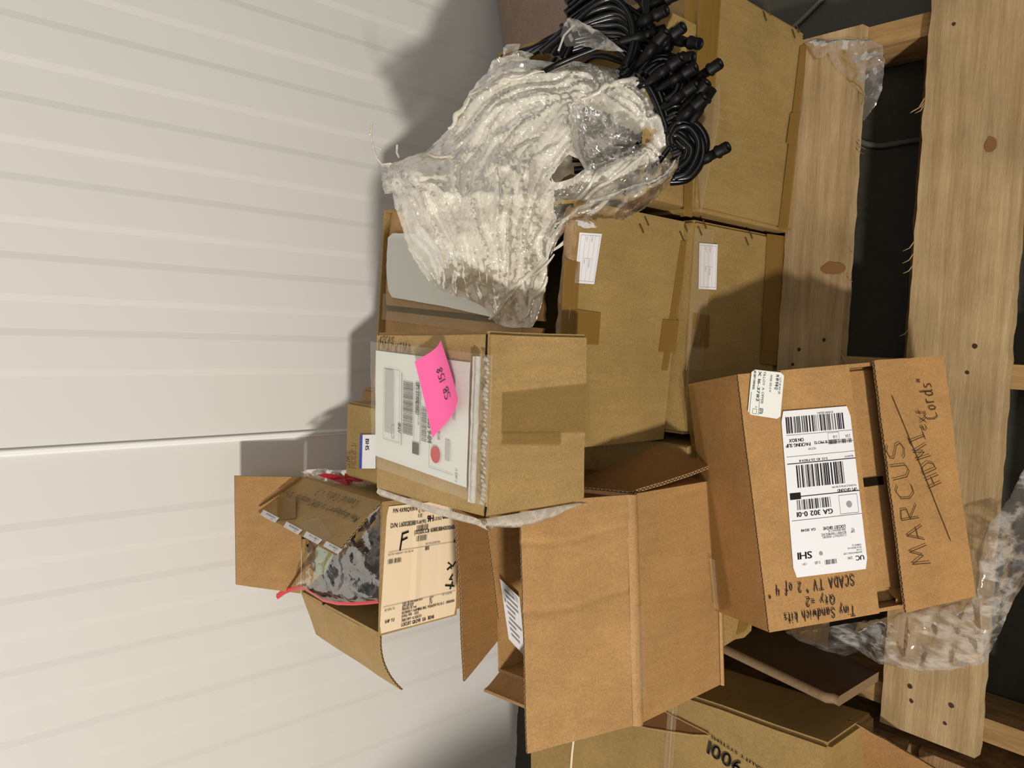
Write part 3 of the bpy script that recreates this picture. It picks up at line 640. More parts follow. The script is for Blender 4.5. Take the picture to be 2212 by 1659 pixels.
tx(.13, .24, .003, 'SHIP'); tx(.13, .255, .003, 'TO'); tx(.25, .225, .003, 'C-ABCDEFGH VENDORS'.replace('ABCDEFGH', 'CONTRACT')); tx(.25, .242, .0034, 'BOWERY FARMING INC'); tx(.25, .259, .003, '2858 HIGHWAY 42'); k.fit(.25, .56, .28, .019, 'LOCUST GROVE', .0004); k.fit(.66, .86, .28, .015, 'GA 30248', .0003)
k.rect(0, h_ * .335, w_ * .97, .0005)
k.fit(.40, .90, .385, .030, 'GA 302 0-01', .0007); k.bars(w_ * .42, h_ * .397, w_ * .47, h_ * .06, 22, 6)
k.frame(w_ * .04, h_ * .345, w_ * .26, h_ * .115, .0004)
k.rect(0, h_ * .475, w_ * .82, .0011); k.rect(w_ * .82, h_ * .462, w_ * .15, h_ * .04)
k.fit(.03, .31, .497, .018, 'UPS GROUND', .0003); tx(.03, .518, .0024, 'TRACKING 1Z 391 R36 03 7812 0999')
k.bars(w_ * .19, h_ * .53, w_ * .67, h_ * .135, 26, 8); k.rect(0, h_ * .675, w_ * .97, .0011)
tx(.03, .697, .0026, 'BILLING P/P'); k.fit(.40, .80, .697, .013, 'S.O. ID 23-73129-11', .0003); k.rect(0, h_ * .72, w_ * .97, .0004); tx(.55, .765, .003, 'NCSTAP')
k.bars(w_ * .03, h_ * .775, w_ * .34, h_ * .026, 34, 9); tx(.04, .825, .004, '2 EA', .7); tx(.23, .825, .0035, '5 LB'); k.fit(.38, .57, .80, .017, 'B MO 12', .0003); k.fit(.62, .97, .798, .021, 'PACKING SLIP', .0005); k.fit(.71, .92, .828, .021, 'ON BOX', .0005)
k.rect(0, h_ * .785, w_ * .55, .0004); k.frame(w_ * .20, h_ * .80, w_ * .16, h_ * .045, .0003); k.rect(0, h_ * .85, w_ * .95, .0004)
k.bars(w_ * .11, h_ * .862, w_ * .84, h_ * .10, 34, 12); tx(.25, .977, .0026, '00 0000019 23052301 5')
k.done('printed_text', INK, lb)
k = Ink(ql, .0022); c_ = [(w_ * .165 + .0045 * math.cos(a), h_ * .40 + .0045 * math.sin(a)) for a in [i * math.pi / 8 for i in range(16)]]; k.mb.poly([k.P(*p) for p in c_])
k.mb.poly([k.P(w_ * .62 + .0028 * math.cos(a), h_ * .125 + .0028 * math.sin(a)) for a in [i * math.pi / 8 for i in range(16)]]); k.done('grey_mark', GREYINK, lb)
qk = [W(p, FR1) for p in ((1692, 806), (1683, 906), (1613, 895), (1622, 798))]
l2 = decal('small_sticker', [qk[0], qk[1], qk[2], qk[3]], plain('sticker_paper', (232, 232, 222), .35, .5), RB, .0022, 10, 10, None, .004); l2['label'] = 'white torn sticker reading 16-3782'
k = Ink(qk, .0031); w_, h_ = k.w, k.h
tx(.02, .93, .0030, 'AR DEPT ITEM ROLL', .7, .0003); k.fit(.02, .70, .79, .085, 'X 16-3782', .0006); k.frame(w_ * .86, h_ * .74, w_ * .11, h_ * .13, .0004); tx(.80, .8, .003, 'X')
k.fit(.02, .74, .64, .07, 'TILLOY A OFFER'); tx(.83, .66, .0055, '1376', .6, .0003); tx(.08, .42, .0028, 'MODEL SIZE Q W'); tx(.06, .25, .0046, 'M 49 9/41 Q', .6, .0004); tx(.12, .14, .0030, 'LOT 58 W9 OR')
k.rect(w_ * .62, h_ * .68, w_ * .36, .0005); k.rect(w_ * .5, h_ * .95, w_ * .48, .0006); k.done('printed_text', plain('sticker_ink', (84, 82, 84), .6), l2)
def rline(p0, p1, hpx, st, t, parent, mat, pl=None, cx=.85, slant=.05, gap=.25, off=.0016, dirup=None):
    """handwriting between two pixels of the face, capitals hpx pixels tall measured toward dirup"""
    pl = pl or FR1; a, b = W(p0, pl), W(p1, pl); u = W((p0[0] + dirup[0], p0[1] + dirup[1]), pl) - a
    ex = (b - a); L = ex.length; ex.normalize(); up = (u - ex * u.dot(ex)); hh = up.length; up.normalize()
    q = [a + up * hh, b + up * hh, b, a]; k_ = Ink(q, off); k0 = Ink(q, off)
    X = k0.hand(0, hh, hh, st, t, 1, 0, slant, gap); k_.hand(0, hh, hh, st, t, L / max(X, 1e-4), 0, slant, gap)
    return k_.done('handwriting', mat, parent)
rline((1845, 1308), (1690, 1327), 1, 'Tiny Sandwich kits', .0013, f1, MARKER, dirup=(3, 20))
rline((1802, 1287), (1736, 1292), 1, 'Qty =2', .0013, f1, MARKER, dirup=(2, 18))
rline((1843, 1242), (1655, 1268), 1, 'SCADA TV " 2 of 4 "', .0013, f1, MARKER, dirup=(3, 22))
FR2 = (r_(0, -.0122, .12), (r_(Dr[0], -.010, .118) - r_(0, -.0105, .122)).cross(r_(0, 0, 0) - r_(0, -.011, .122)).normalized() * -1)
FR2 = (f2_p := r_(0, -.0115, .122), -((r_(Dr[0], -.009, .118) - r_(0, -.011, .123)).cross(r_(0, 0, -.001) - r_(-.003, -.011, .123))).normalized())
rline((2005, 1216), (1945, 944), 1, 'MARCUS', .0012, f2, BIRO, FR2, dirup=(-36, 8), off=.003)
rline((2030, 1042), (1985, 925), 1, 'HDMI', .0012, f2, BIRO, FR2, dirup=(-32, 7), off=.003)
rline((2022, 905), (2005, 812), 1, 'Cords"', .0012, f2, BIRO, FR2, dirup=(-26, 6), off=.003)
rline((2000, 930), (1994, 880), 1, 'ext', .0010, f2, BIRO, FR2, dirup=(-22, 6), off=.003)
k = Ink([W(p, FR2) for p in ((1924, 856), (2052, 1166), (2050, 1168), (1922, 858))], .003); k.stroke([(0, 0), (k.w * .5, k.h * .1), (k.w, k.h)], .0012); k.done('pen_line', BIRO, f2)
# ================================================================== OPEN BOX OF PARTS WITH THE CREAM LABEL
Ro = rot(.73); oo = V((-.5197, 1.0938, .5535)); Do = (.2283, .278, .165)
OB = thing('open_carton', (-.4, 1.22, .5535), 'open carton with cream address label and four spread flaps, filled with black parts', 'carton')
o_ = lambda x, y, z: oo + Ro @ V((x, y, z))
openbox('body', oo, Ro, Do, [PALE, ], OB)
zo = Do[2]
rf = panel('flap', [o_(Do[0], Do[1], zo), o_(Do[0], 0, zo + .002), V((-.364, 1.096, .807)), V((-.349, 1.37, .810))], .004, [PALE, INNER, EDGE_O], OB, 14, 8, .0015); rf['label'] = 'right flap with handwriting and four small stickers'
panel('flap', [V((-.488, 1.392, .840)), V((-.283, 1.392, .846)), o_(Do[0], Do[1], zo + .001), o_(0, Do[1], zo + .001)], .004, [TAN, TAN, EDGE_O], OB, 14, 8, .0012)
panel('flap', [o_(0, Do[1], zo), V((-.612, 1.37, .687)), V((-.627, 1.092, .672)), o_(0, 0, zo)], -.004, [PALE, PALE, EDGE_O], OB, 12, 8, .0012, bend=.012, rough_edge=.001)
FO = (o_(0, -.0006, 0), -(Ro @ V((0, 1, 0))))
qo = [W(p, FO) for p in ((836, 1094), (990, 1078), (983, 1326), (819, 1369))]
cl = decal('address_label', qo, CREAM, OB, .001, 14, 14, lambda s, t: .0012 * math.exp(-((s - .42) / .02) ** 2) + .001 * math.exp(-((s - .82) / .03) ** 2), .003); cl['label'] = 'cream printed address label'
k = Ink(qo, .0032); w_, h_ = k.w, k.h
k.fit(.07, .40, .055, .032, 'P/N 4X90Q93976', .0004); k.fit(.41, .60, .072, .022, 'Q TOTAL: 7', .0003); tx(.77, .01, .005, 'GR 8', .6); k.fit(.05, .385, .172, .036, 'D/N: L600211288', .0004); k.fit(.39, .53, .165, .027, 'SU#(9S)', .0003); k.fit(.54, .63, .162, .052, '9H', .0012); k.fit(.635, .75, .157, .026, 'U2302', .0002); k.fit(.755, .985, .152, .052, '012294', .0011)
k.fit(.37, .985, .25, .033, '(00)SSCC# 608828814003068355', .0004)
k.bars(w_ * .41, h_ * .085, w_ * .06, h_ * .03, 5, 2); k.bars(w_ * .40, h_ * .18, w_ * .16, h_ * .045, 16, 3); k.bars(w_ * .40, h_ * .265, w_ * .15, h_ * .045, 16, 4); k.bars(w_ * .04, h_ * .42, w_ * .18, h_ * .035, 16, 6); k.bars(w_ * .53, h_ * .365, w_ * .06, h_ * .03, 5, 7); k.bars(w_ * .93, h_ * .34, w_ * .06, h_ * .03, 6, 8)
k.rect(w_ * .04, h_ * .36, w_ * .93, .0005); tx(.04, .39, .0032, 'FACTORY WARRANTY / WAY BILL NO', .6); tx(.53, .35, .0032, 'PARTS NO DESCRIPTION', .6)
k.rect(w_ * .02, h_ * .79, w_ * .96, .0005); tx(.04, .83, .004, 'RETURN TO', .6); k.fit(.05, .17, .925, .024, 'SHIP TO', .0003)
for i, s_ in enumerate(('COAST MOTION DESIGN CHECK', 'CABLE LINE ROAD', 'BLD 2 EAST SUITE', 'MORRISVILLE NC 27560')): tx(.26, .805 + .017 * i, .0032, s_, .6, .0002)
for i in range(4): tx(.62, .805 + .017 * i, .0032, ('2.2 KG', 'NET', '38 X', 'G W')[i], .6, .0002)
tx(.79, .81, .0034, '1 OF 1 1 CARTON', .6); k.fit(.26, .97, .886, .021, 'BOWERY FARMING INC. P0260971 PO 15 C - 00003148', .0003); k.fit(.26, .48, .912, .020, '(646) 495 - 1222', .0003); k.fit(.26, .52, .946, .021, '2858 HWY 42 SOUTH', .0003); k.fit(.26, .69, .985, .028, 'LOCUST GROVE  GA  30248', .0005)
k.done('printed_text', plain('label_ink', (46, 38, 34), .6), cl)
k = Ink(qo, .0036)
k.hand(w_ * .19, h_ * .35, .026, 'F', .0032, .9, 0, .05)
k.done('handwriting', INK, cl)
for pts in (((968, 1216), (978, 1224), (984, 1213)), ((966, 1231), (975, 1223), (975, 1229)), ((978, 1241), (971, 1253), (977, 1252)), ((962, 1265), (981, 1266)), ((978, 1257), (972, 1273))):
    P_ = [W(p, (FO[0] - V((0, .0036, 0)), FO[1])) for p in pts]; m2 = MB(); m2.tube(P_, .0014, 6); m2.build('marker_stroke', INK, cl)
FRF = (V((-.2925, 1.097, .7185)), (V((-.364, 1.096, .807)) - V((-.2925, 1.097, .7185))).cross(V((-.349, 1.37, .810)) - V((-.364, 1.096, .807))).normalized())
if V(FRF[1]).dot(CAM - V(FRF[0])) < 0: FRF = (FRF[0], -V(FRF[1]))
rline((779, 1118), (616, 1058), 1, 'Mini displayport to HDMI adaptor  Qty=7', .0010, rf, MARKER, FRF, dirup=(-5, 15), off=.002)
rline((778, 1084), (692, 1056), 1, 'Coaxial Cable = 7', .0010, rf, MARKER, FRF, dirup=(-5, 17), off=.002)
for p in ((585, 1116), (635, 1142), (678, 1163), (721, 1184)):
    qq = [W((p[0] + a, p[1] + b), FRF) for a, b in ((20, 5), (-14, -13), (-21, -2), (10, 15))]
    st = decal('paper_sticker', qq, PAPER, rf, .0025, 3, 3); kk = Ink(qq, .0032); kk.bars(kk.w * .15, kk.h * .2, kk.w * .6, kk.h * .3, 12, p[0]); kk.text(kk.w * .2, kk.h * .85, kk.h * .22, 'LR0001', .8); kk.done('printed_text', GREYINK, st)
strip('tape', [(600, 1075), (640, 1070), (640, 1120), (600, 1125)], FRF, TAPE, rf, .001)
strip('tape', [(640, 1130), (690, 1120), (720, 1160), (690, 1175)], FRF, CLEAR, rf, .001)
strip('print_smear', [(836, 1055), (872, 1050), (895, 1066), (850, 1064)], ((oo + Ro @ V((Do[0] + .0008, 0, 0))), Ro @ V((1, 0, 0))), GREYINK, OB)
# black adapters lying in the box
ad = MB(); ad.box((-.014, -.008, -.005), rot(0), (.028, .016, .010)); a0 = None
for i in range(46):
    x_, y_ = random.uniform(.045, Do[0] - .045), random.uniform(.045, Do[1] - .05); z_ = zo - .022 + .030 * math.sin(math.pi * x_ / Do[0]) * math.sin(math.pi * y_ / Do[1]) + random.uniform(-.006, .008)
    if a0 is None:
        m3 = MB(); m3.box((-.015, -.009, -.005), rot(0), (.03, .018, .010)); m3.box((.015, -.006, -.003), rot(0), (.008, .012, .006)); m3.tube([(-.015, 0, 0), (-.026, .004, .002), (-.034, -.002, .004), (-.042, .004, 0)], .0028, 8)
        a0 = m3.build('adapter', BLACK, origin=(0, 0, 0)); o = a0
    else: o = a0.copy(); COL.objects.link(o)
    o.location = o_(x_, y_, z_); o.rotation_euler = (random.uniform(-.6, .6), random.uniform(-.6, .6), random.uniform(0, 6.28))
    tag(o, 'small black cable adapter jumbled under clear plastic in the parts carton', 'adapter', 'black adapters in the open parts carton')
# ================================================================== FILM BODIES
def inpoly(p, poly):
    c = False; n_ = len(poly); j = n_ - 1
    for i in range(n_):
        a, b = poly[i], poly[j]
        if (a[1] > p[1]) != (b[1] > p[1]) and p[0] < (b[0] - a[0]) * (p[1] - a[1]) / (b[1] - a[1]) + a[0]: c = not c
        j = i
    return c
def pdist(p, poly):
    best = 1e9
    for i in range(len(poly)):
        a = poly[i]; b = poly[(i + 1) % len(poly)]; dx, dy = b[0] - a[0], b[1] - a[1]; L = dx * dx + dy * dy
        t = max(0, min(1, ((p[0] - a[0]) * dx + (p[1] - a[1]) * dy) / L)) if L else 0
        best = min(best, math.hypot(p[0] - a[0] - t * dx, p[1] - a[1] - t * dy))
    return best
def sheet(name, outline, plane, step, hfun, mat, parent=None, holes=(), back=None, rag=2.5, regions=()):
    """crumpled film: outline laid on a world plane, then folded off it by hfun(point, metres from the rim)"""
    ol = []
    for i in range(len(outline)):
        a, b = outline[i], outline[(i + 1) % len(outline)]; L = math.hypot(b[0] - a[0], b[1] - a[1]); m_ = max(1, int(L / step))
        for k_ in range(m_):
            t = k_ / m_; x, y = a[0] + (b[0] - a[0]) * t, a[1] + (b[1] - a[1]) * t
            ol.append((x + rag * noise.noise(V((x * .09, y * .09, 1))), y + rag * noise.noise(V((x * .09, y * .09, 7)))))
    pts = [V(p) for p in ol]; n0 = len(pts); xs = [p[0] for p in ol]; ys = [p[1] for p in ol]
    y = min(ys)
    while y < max(ys):
        x = min(xs)
        while x < max(xs):
            q = (x + random.uniform(-.3, .3) * step, y + random.uniform(-.3, .3) * step)
            if inpoly(q, ol) and not any(inpoly(q, h) for h in holes): pts.append(V(q))
            x += step
        y += step
    edges = [(i, (i + 1) % n0) for i in range(n0)]
    vo, eo, fo, *_ = geometry.delaunay_2d_cdt([V((p[0], p[1])) for p in pts], edges, [], 1, 1e-4)
    n = V(plane[1]).normalized(); mb = MB(); co = []
    for v in vo:
        p = W((v[0], v[1]), plane); d = pdist((v[0], v[1]), ol); co.append(p + n * hfun(p, d, (v[0], v[1])))
    if holes: fo = [f for f in fo if not any(inpoly((sum(vo[i][0] for i in f) / len(f), sum(vo[i][1] for i in f) / len(f)), h) for h in holes)]
    mb.v = co; mb.f = [tuple(f) for f in fo]; mb.m = [0] * len(fo)
    for ri, rg in enumerate(regions):
        for fi, f in enumerate(fo):
            c = (sum(vo[i][0] for i in f) / len(f), sum(vo[i][1] for i in f) / len(f)); k_ = 9 * noise.noise(V((c[0] * .03, c[1] * .03, ri)))
            if inpoly((c[0] + k_, c[1] + k_), rg): mb.m[fi] = ri + 1
    if back is not None:
        b = len(co)
        for v in vo:
            p = W((v[0], v[1]), plane); d = pdist((v[0], v[1]), ol); mb.v.append(p + n * back(p, d, (v[0], v[1])))
        mb.f += [tuple(b + i for i in f[::-1]) for f in fo]; mb.m += [0] * len(fo)
    return mb.build(name, mat, parent, True)
def ridge(p, s): return 1 - abs(noise.noise(p * s)) * 2
def fold(p, d, sc=1., dirv=None):
    w1 = V((noise.noise(p * 6), noise.noise(p * 6 + V((9, 0, 0))), noise.noise(p * 6 + V((0, 9, 0))))) * .06
    q = p + w1; u = V((q.x * .55 + q.z * .75, q.y * .6, q.z * .45 - q.x * .35))
    return sc * (.018 * ridge(u, 9) + .012 * ridge(V((q.x * 1.7, q.y * .7, q.z * .7)), 17) + .006 * ridge(q, 42) + .0022 * ridge(q, 95))
HP = ((0, .655, .52), (0, -.68, .73))
main = [(1048, 135), (1062, 112), (1085, 102), (1110, 98), (1140, 110), (1170, 112), (1200, 118), (1230, 112), (1275, 118), (1320, 128), (1365, 132), (1395, 142), (1412, 152), (1420, 175), (1432, 200), (1450, 225), (1466, 260), (1472, 290), (1468, 330), (1450, 375), (1425, 400), (1380, 415), (1330, 430), (1290, 445), (1240, 470), (1215, 490), (1205, 515), (1190, 545), (1183, 575), (1182, 610), (1174, 650), (1162, 690), (1150, 708), (1110, 708), (1075, 700), (1062, 685), (1050, 665), (1020, 650), (985, 640), (945, 625), (925, 600), (905, 570), (890, 545), (880, 510), (870, 480), (860, 450), (852, 420), (835, 422), (826, 400), (820, 375), (812, 352), (830, 348), (860, 335), (890, 320), (910, 315), (925, 300), (945, 280), (965, 262), (975, 240), (990, 215), (1003, 190), (1020, 165)]
gap = [(1190, 398), (1207, 372), (1224, 347), (1250, 352), (1262, 374), (1240, 392), (1217, 402)]
FLOW = ((1000, 150, .8, -.5), (1200, 170, 1, -.35), (1380, 180, .9, .5), (900, 360, .8, -.45), (880, 480, .3, 1), (1050, 300, .5, -.85), (1100, 420, .25, 1), (1050, 600, .35, 1), (1150, 600, -.25, 1), (1230, 260, .5, -.8),
        (1440, 280, .1, 1), (1400, 380, -.75, .7), (1280, 440, -.9, .6), (1200, 520, -.6, .8), (960, 560, .6, .8), (1330, 260, 1, .2))
def flow(q):
    sx = sy = 0
    for x_, y_, a, b in FLOW:
        w_ = 1 / ((q[0] - x_) ** 2 + (q[1] - y_) ** 2 + 900); L_ = math.hypot(a, b); c2, s2 = (a * a - b * b) / L_ ** 2, 2 * a * b / L_ ** 2; sx += w_ * c2; sy += w_ * s2
    return .5 * math.atan2(sy, sx)
def pleats(q):
    a = flow(q); ca, sa = math.cos(a), math.sin(a); x_ = q[0] - 1130 + 14 * noise.noise(V((q[0] * .012, q[1] * .012, 3))); y_ = q[1] - 380 + 14 * noise.noise(V((q[0] * .012, q[1] * .012, 8)))
    u, v = -sa * x_ + ca * y_, ca * x_ + sa * y_
    r1 = (1 - abs(noise.noise(V((u / 34, v / 190, 1.3)))) * 1.7) ** 3; r2 = (1 - abs(noise.noise(V((u / 15, v / 95, 5.1)))) * 1.6) ** 3; r3 = (1 - abs(noise.noise(V((u / 7, v / 32, 9.7)))) * 1.6) ** 2
    big = noise.noise(V((q[0] * .008, q[1] * .008, 4)))
    return .014 * r1 + .007 * r2 + .0016 * r3 + .020 * big
pocket = [(1246, 240), (1262, 225), (1300, 232), (1330, 262), (1365, 278), (1405, 280), (1400, 300), (1365, 325), (1320, 350), (1285, 372), (1262, 350), (1248, 310)]
skirt = [(800, 300), (905, 410), (935, 440), (960, 540), (1040, 590), (1070, 640), (1090, 730), (800, 730)]
sheer = [(1200, 420), (1290, 395), (1350, 380), (1440, 345), (1480, 300), (1480, 420), (1380, 480), (1200, 520)]
rim2 = [(1030, 80), (1440, 80), (1470, 260), (1440, 240), (1405, 165), (1330, 150), (1200, 140), (1060, 150), (990, 270), (900, 340), (880, 310), (960, 220)]
def hmain(p, d, q):
    dome = .085 * (1 - math.exp(-d / 75.)); e = 1 - math.exp(-d / 12.); base = -.035 + .055 * max(0, min(1, (q[1] - 320) / 120.))
    dp = pdist(q, pocket) * (1 if inpoly(q, pocket) else -1); pk = 1 / (1 + math.exp(-dp / 6.))
    return base + dome + e * (pleats(q) * (1 - .5 * pk) - .02) - .055 * pk
def hback(p, d, q): return -.055 - .03 * (1 - math.exp(-d / 60.)) - .008 * ridge(p, 15)
fh = thing('plastic_film_heap', (.18, .85, .67), 'big crumpled heap of milky clear stretch film on top of the stack', 'plastic film')
MILK = film('milky_film', (244, 238, 222), .80, scale=16, rough=.15, amp=.2, bump=.3, fine=75, gl_=.5)
THIN = film('thin_film', (232, 222, 206), .10, scale=15, rough=.13, amp=.42, bump=.5, fine=60)
SKIRT = film('skirt_film', (236, 230, 214), .50, scale=17, rough=.14, amp=.36, bump=.4, fine=70, gl_=.5)
SHEER = film('sheer_film', (232, 224, 208), .24, scale=17, rough=.12, amp=.38, bump=.4, fine=70, gl_=.55)
sheet('crumpled_film', main, HP, 4.6, hmain, [MILK, SHEER, SKIRT, SHEER, SKIRT], fh, (gap,), None, 2.5, (pocket, skirt, sheer, rim2))
sheet('under_layer', [(q[0] * .97 + 1130 * .03, q[1] * .97 + 370 * .03) for q in main], HP, 12, hback, SKIRT, fh, (gap, [(q[0] + 4, q[1]) for q in pocket]))
loose = [(1240, 455), (1300, 430), (1380, 405), (1425, 390), (1450, 360), (1462, 345), (1458, 372), (1440, 404), (1415, 435), (1388, 458), (1340, 487), (1290, 498), (1245, 503), (1222, 500), (1200, 540), (1190, 560), (1192, 520), (1215, 480)]
sheet('loose_edge', loose, HP, 5, lambda p, d, q: .035 + .02 * (1 - math.exp(-d / 20)) + (1 - math.exp(-d / 8)) * fold(p, d, .8), THIN, fh)
tipf = [(1215, 78), (1228, 60), (1245, 62), (1262, 72), (1290, 84), (1310, 98), (1345, 130), (1300, 124), (1250, 118), (1222, 118), (1212, 100)]
sheet('loose_edge', tipf, HP, 5, lambda p, d, q: .03 + .006 * ridge(p, 30), THIN, fh)
curl = [(1083, 112), (1083, 92), (1092, 82), (1108, 80), (1120, 84), (1118, 96), (1135, 100), (1152, 106), (1140, 116), (1100, 120), (1070, 130), (1050, 140), (1058, 120)]
sheet('loose_edge', curl, HP, 4, lambda p, d, q: -.03 + .01 * ridge(p, 40), THIN, fh)
mb = MB()
for pts in ([(808, 268), (806, 300), (812, 330), (822, 352)], [(812, 322), (822, 324), (829, 328)], [(862, 318), (861, 335), (866, 345)], [(806, 292), (802, 298)], [(1240, 62), (1218, 85), (1206, 118)], [(818, 345), (830, 360), (850, 358)]):
    mb = MB(); mb.tube([W(p, HP) + V((0, -.01, .01)) for p in pts], .0016, 5); mb.build('film_strand', film('strand_film', (240, 234, 222), .6, scale=40), fh, True)
# long tight pleats pulled across the heap
mb = MB()
for a, b, w0 in (((1256, 215), (1410, 148), .004), ((1060, 690), (1180, 560), .0035), ((1195, 545), (1330, 415), .004), ((1190, 520), (1290, 380), .003), ((900, 330), (985, 350), .003), ((1010, 190), (1180, 150), .0025), ((1200, 490), (1400, 330), .003), ((1130, 690), (1185, 600), .003), ((1085, 660), (1200, 555), .0025), ((960, 265), (1010, 200), .0045)):
    mb = MB(); mb.tube([(lambda q: W(q, HP) + V(HP[1]) * (hmain(W(q, HP), max(2, pdist(q, main)), q) + .003))((a[0] + (b[0] - a[0]) * t / 14 + 5 * math.sin(t * .7), a[1] + (b[1] - a[1]) * t / 14 + 3 * math.sin(t * .9))) for t in range(15)], [w0 * (.4 + .6 * math.sin(math.pi * (t + .5) / 15)) for t in range(15)], 6); mb.build('pleat', MILK, fh, True)
# film on the pallet, front left
fr = [(1640, 1345), (1680, 1366), (1760, 1358), (1850, 1346), (1903, 1336), (1945, 1322), (2040, 1305), (2106, 1290), (2098, 1240), (2120, 1185), (2150, 1130), (2180, 1080), (2212, 990), (2240, 1000), (2240, 1200), (2195, 1290), (2165, 1360), (2132, 1428), (2060, 1444), (1990, 1446), (1905, 1432), (1850, 1412), (1800, 1424), (1782, 1446), (1768, 1428), (1700, 1404), (1655, 1372)]
def hfr(p, d, q):
    dr = max(0, (.357 - p.y)) * 1.2; dr = min(dr, .08)
    bul = .05 * math.exp(-((q[0] - 2170) / 60.) ** 2) * math.exp(-((q[1] - 1230) / 140.) ** 2)
    u = V((p.x * .5 + p.y * .9, p.y * .5 - p.x * .3, p.z)); gapz = .02 * math.exp(-((p.y - .55) / .03) ** 2)
    return .004 - dr + bul - gapz + (1 - math.exp(-d / 8)) * (.008 * ridge(u, 20) + .004 * ridge(p, 45)) + .004
ff = sheet('plastic_film', fr, hz(ZT + .002), 6, hfr, film('floor_film', (236, 230, 220), .13, scale=13, rough=.14, amp=.55, bump=.3, fine=65, stretch=(1.6, .5, 1), gl_=.4), None)
tag(ff, 'thin clear film draped over the front pallet board below the tilted carton', 'plastic film')
f3 = [(1738, 95), (1760, 84), (1790, 88), (1830, 84), (1872, 86), (1908, 98), (1914, 130), (1908, 190), (1895, 228), (1868, 262), (1858, 230), (1864, 205), (1840, 180), (1808, 150), (1790, 120), (1760, 130)]
ff = sheet('plastic_film', f3, hz(ZT + .002), 6, lambda p, d, q: .004 + (1 - math.exp(-d / 8)) * (.010 * ridge(p, 20) + .004 * ridge(p, 50)), film('scrap_film', (226, 216, 208), .16, scale=18, rough=.15, amp=.22, bump=.4, fine=65), None)
tag(ff, 'small scrap of clear film at the right end of the pallet board', 'plastic film')
# bags in the parts box
bag = thing('plastic_bag', o_(.1, .15, zo), 'clear zip bag with a red strip covering the black parts in the open carton', 'bag')
bo = [(668, 1172), (700, 1140), (740, 1165), (775, 1130), (822, 1092), (826, 1150), (822, 1240), (817, 1296), (770, 1302), (720, 1300), (690, 1290), (660, 1276), (640, 1268), (618, 1272), (640, 1258), (655, 1225)]
sheet('film', bo, hz(.735), 6, lambda p, d, q: .0 + .02 * (1 - math.exp(-d / 30)) + (1 - math.exp(-d / 8)) * (.008 * ridge(p, 25) + .004 * ridge(p, 60)), film('bag_film', (176, 178, 182), .05, scale=24, rough=.10, amp=.20, bump=.35, fine=60, gl_=.28), bag)
mb = MB(); rows = []
for i, p in enumerate([(597, 1283), (612, 1272), (632, 1268), (652, 1266), (672, 1278), (695, 1293), (725, 1300), (760, 1301), (790, 1299), (817, 1296)]):
    a = W(p, hz(.752 - .006 * math.sin(i))); b2 = W((p[0] + 3, p[1] + (12 if i < 2 else 7)), hz(.745)); rows.append([a, a.lerp(b2, .5) + V((0, 0, .002)), b2])
mb.grid(rows); mb.build('zip_strip', plain('red_strip', (204, 40, 56), .3, .5), bag, True)
gp = [(682, 1185), (700, 1168), (718, 1175), (722, 1195), (708, 1225), (700, 1242), (684, 1240), (680, 1215)]
mb = MB(); mb.poly([W(p, hz(.748)) for p in gp]); mb.poly([W(p, hz(.7475)) for p in gp][::-1]); mb.build('green_sticker', plain('green_paper', (118, 138, 96), .6), bag)
bag2 = thing('plastic_bag', (-.26, 1.3, .70), 'crumpled clear bag with torn red strip behind the handwritten flap', 'bag')
b2o = [(652, 1018), (690, 1012), (740, 1016), (800, 1008), (812, 1012), (810, 1046), (790, 1052), (760, 1060), (735, 1054), (700, 1040), (670, 1030)]
sheet('film', b2o, ((-.27, 1.3, .705), (0, -.5, .86)), 5, lambda p, d, q: .002 + (1 - math.exp(-d / 6)) * (.008 * ridge(p, 28) + .003 * ridge(p, 60)), film('bag_film2', (214, 206, 198), .40, scale=22, rough=.1, amp=.3, bump=.5, fine=55), bag2)
mb = MB(); rd = [(684, 1026), (705, 1022), (730, 1026), (742, 1030), (748, 1022), (766, 1028), (793, 1030), (786, 1040), (768, 1041), (752, 1042), (756, 1051), (742, 1046), (715, 1037)]
pts_ = [W(p, ((-.27, 1.3, .718), (0, -.5, .86))) + V((0, 0, .003 * math.sin(i * 2))) for i, p in enumerate(rd)]
c_ = sum(pts_, V()) / len(pts_)
for i in range(len(pts_)): mb.poly([pts_[i], pts_[(i + 1) % len(pts_)], c_])
mb.build('torn_strip', plain('dark_red_strip', (158, 26, 42), .35, .5), bag2)
# white foam sheet on the middle carton
ws = [(832, 512), (845, 504), (900, 505), (985, 500), (1080, 520), (1085, 600), (1082, 690), (1060, 684), (960, 662), (845, 642), (834, 628), (828, 595), (828, 560)]
top_pl = (T2(.2, .2, D2[2] + .010), (0, 0, 1))
ff = sheet('foam_sheet', ws, top_pl, 9, lambda p, d, q: .001 + .003 * noise.noise(p * 8) - (.010 * max(0, (p.y - 1.15) / .06) if p.y > 1.15 else 0), plain('foam_white', (214, 214, 204), .55, .4), None, rag=1)
tag(ff, 'smooth white foam sheet lying on the middle carton, left of the film heap'.replace('left of', 'half under'), 'foam sheet')
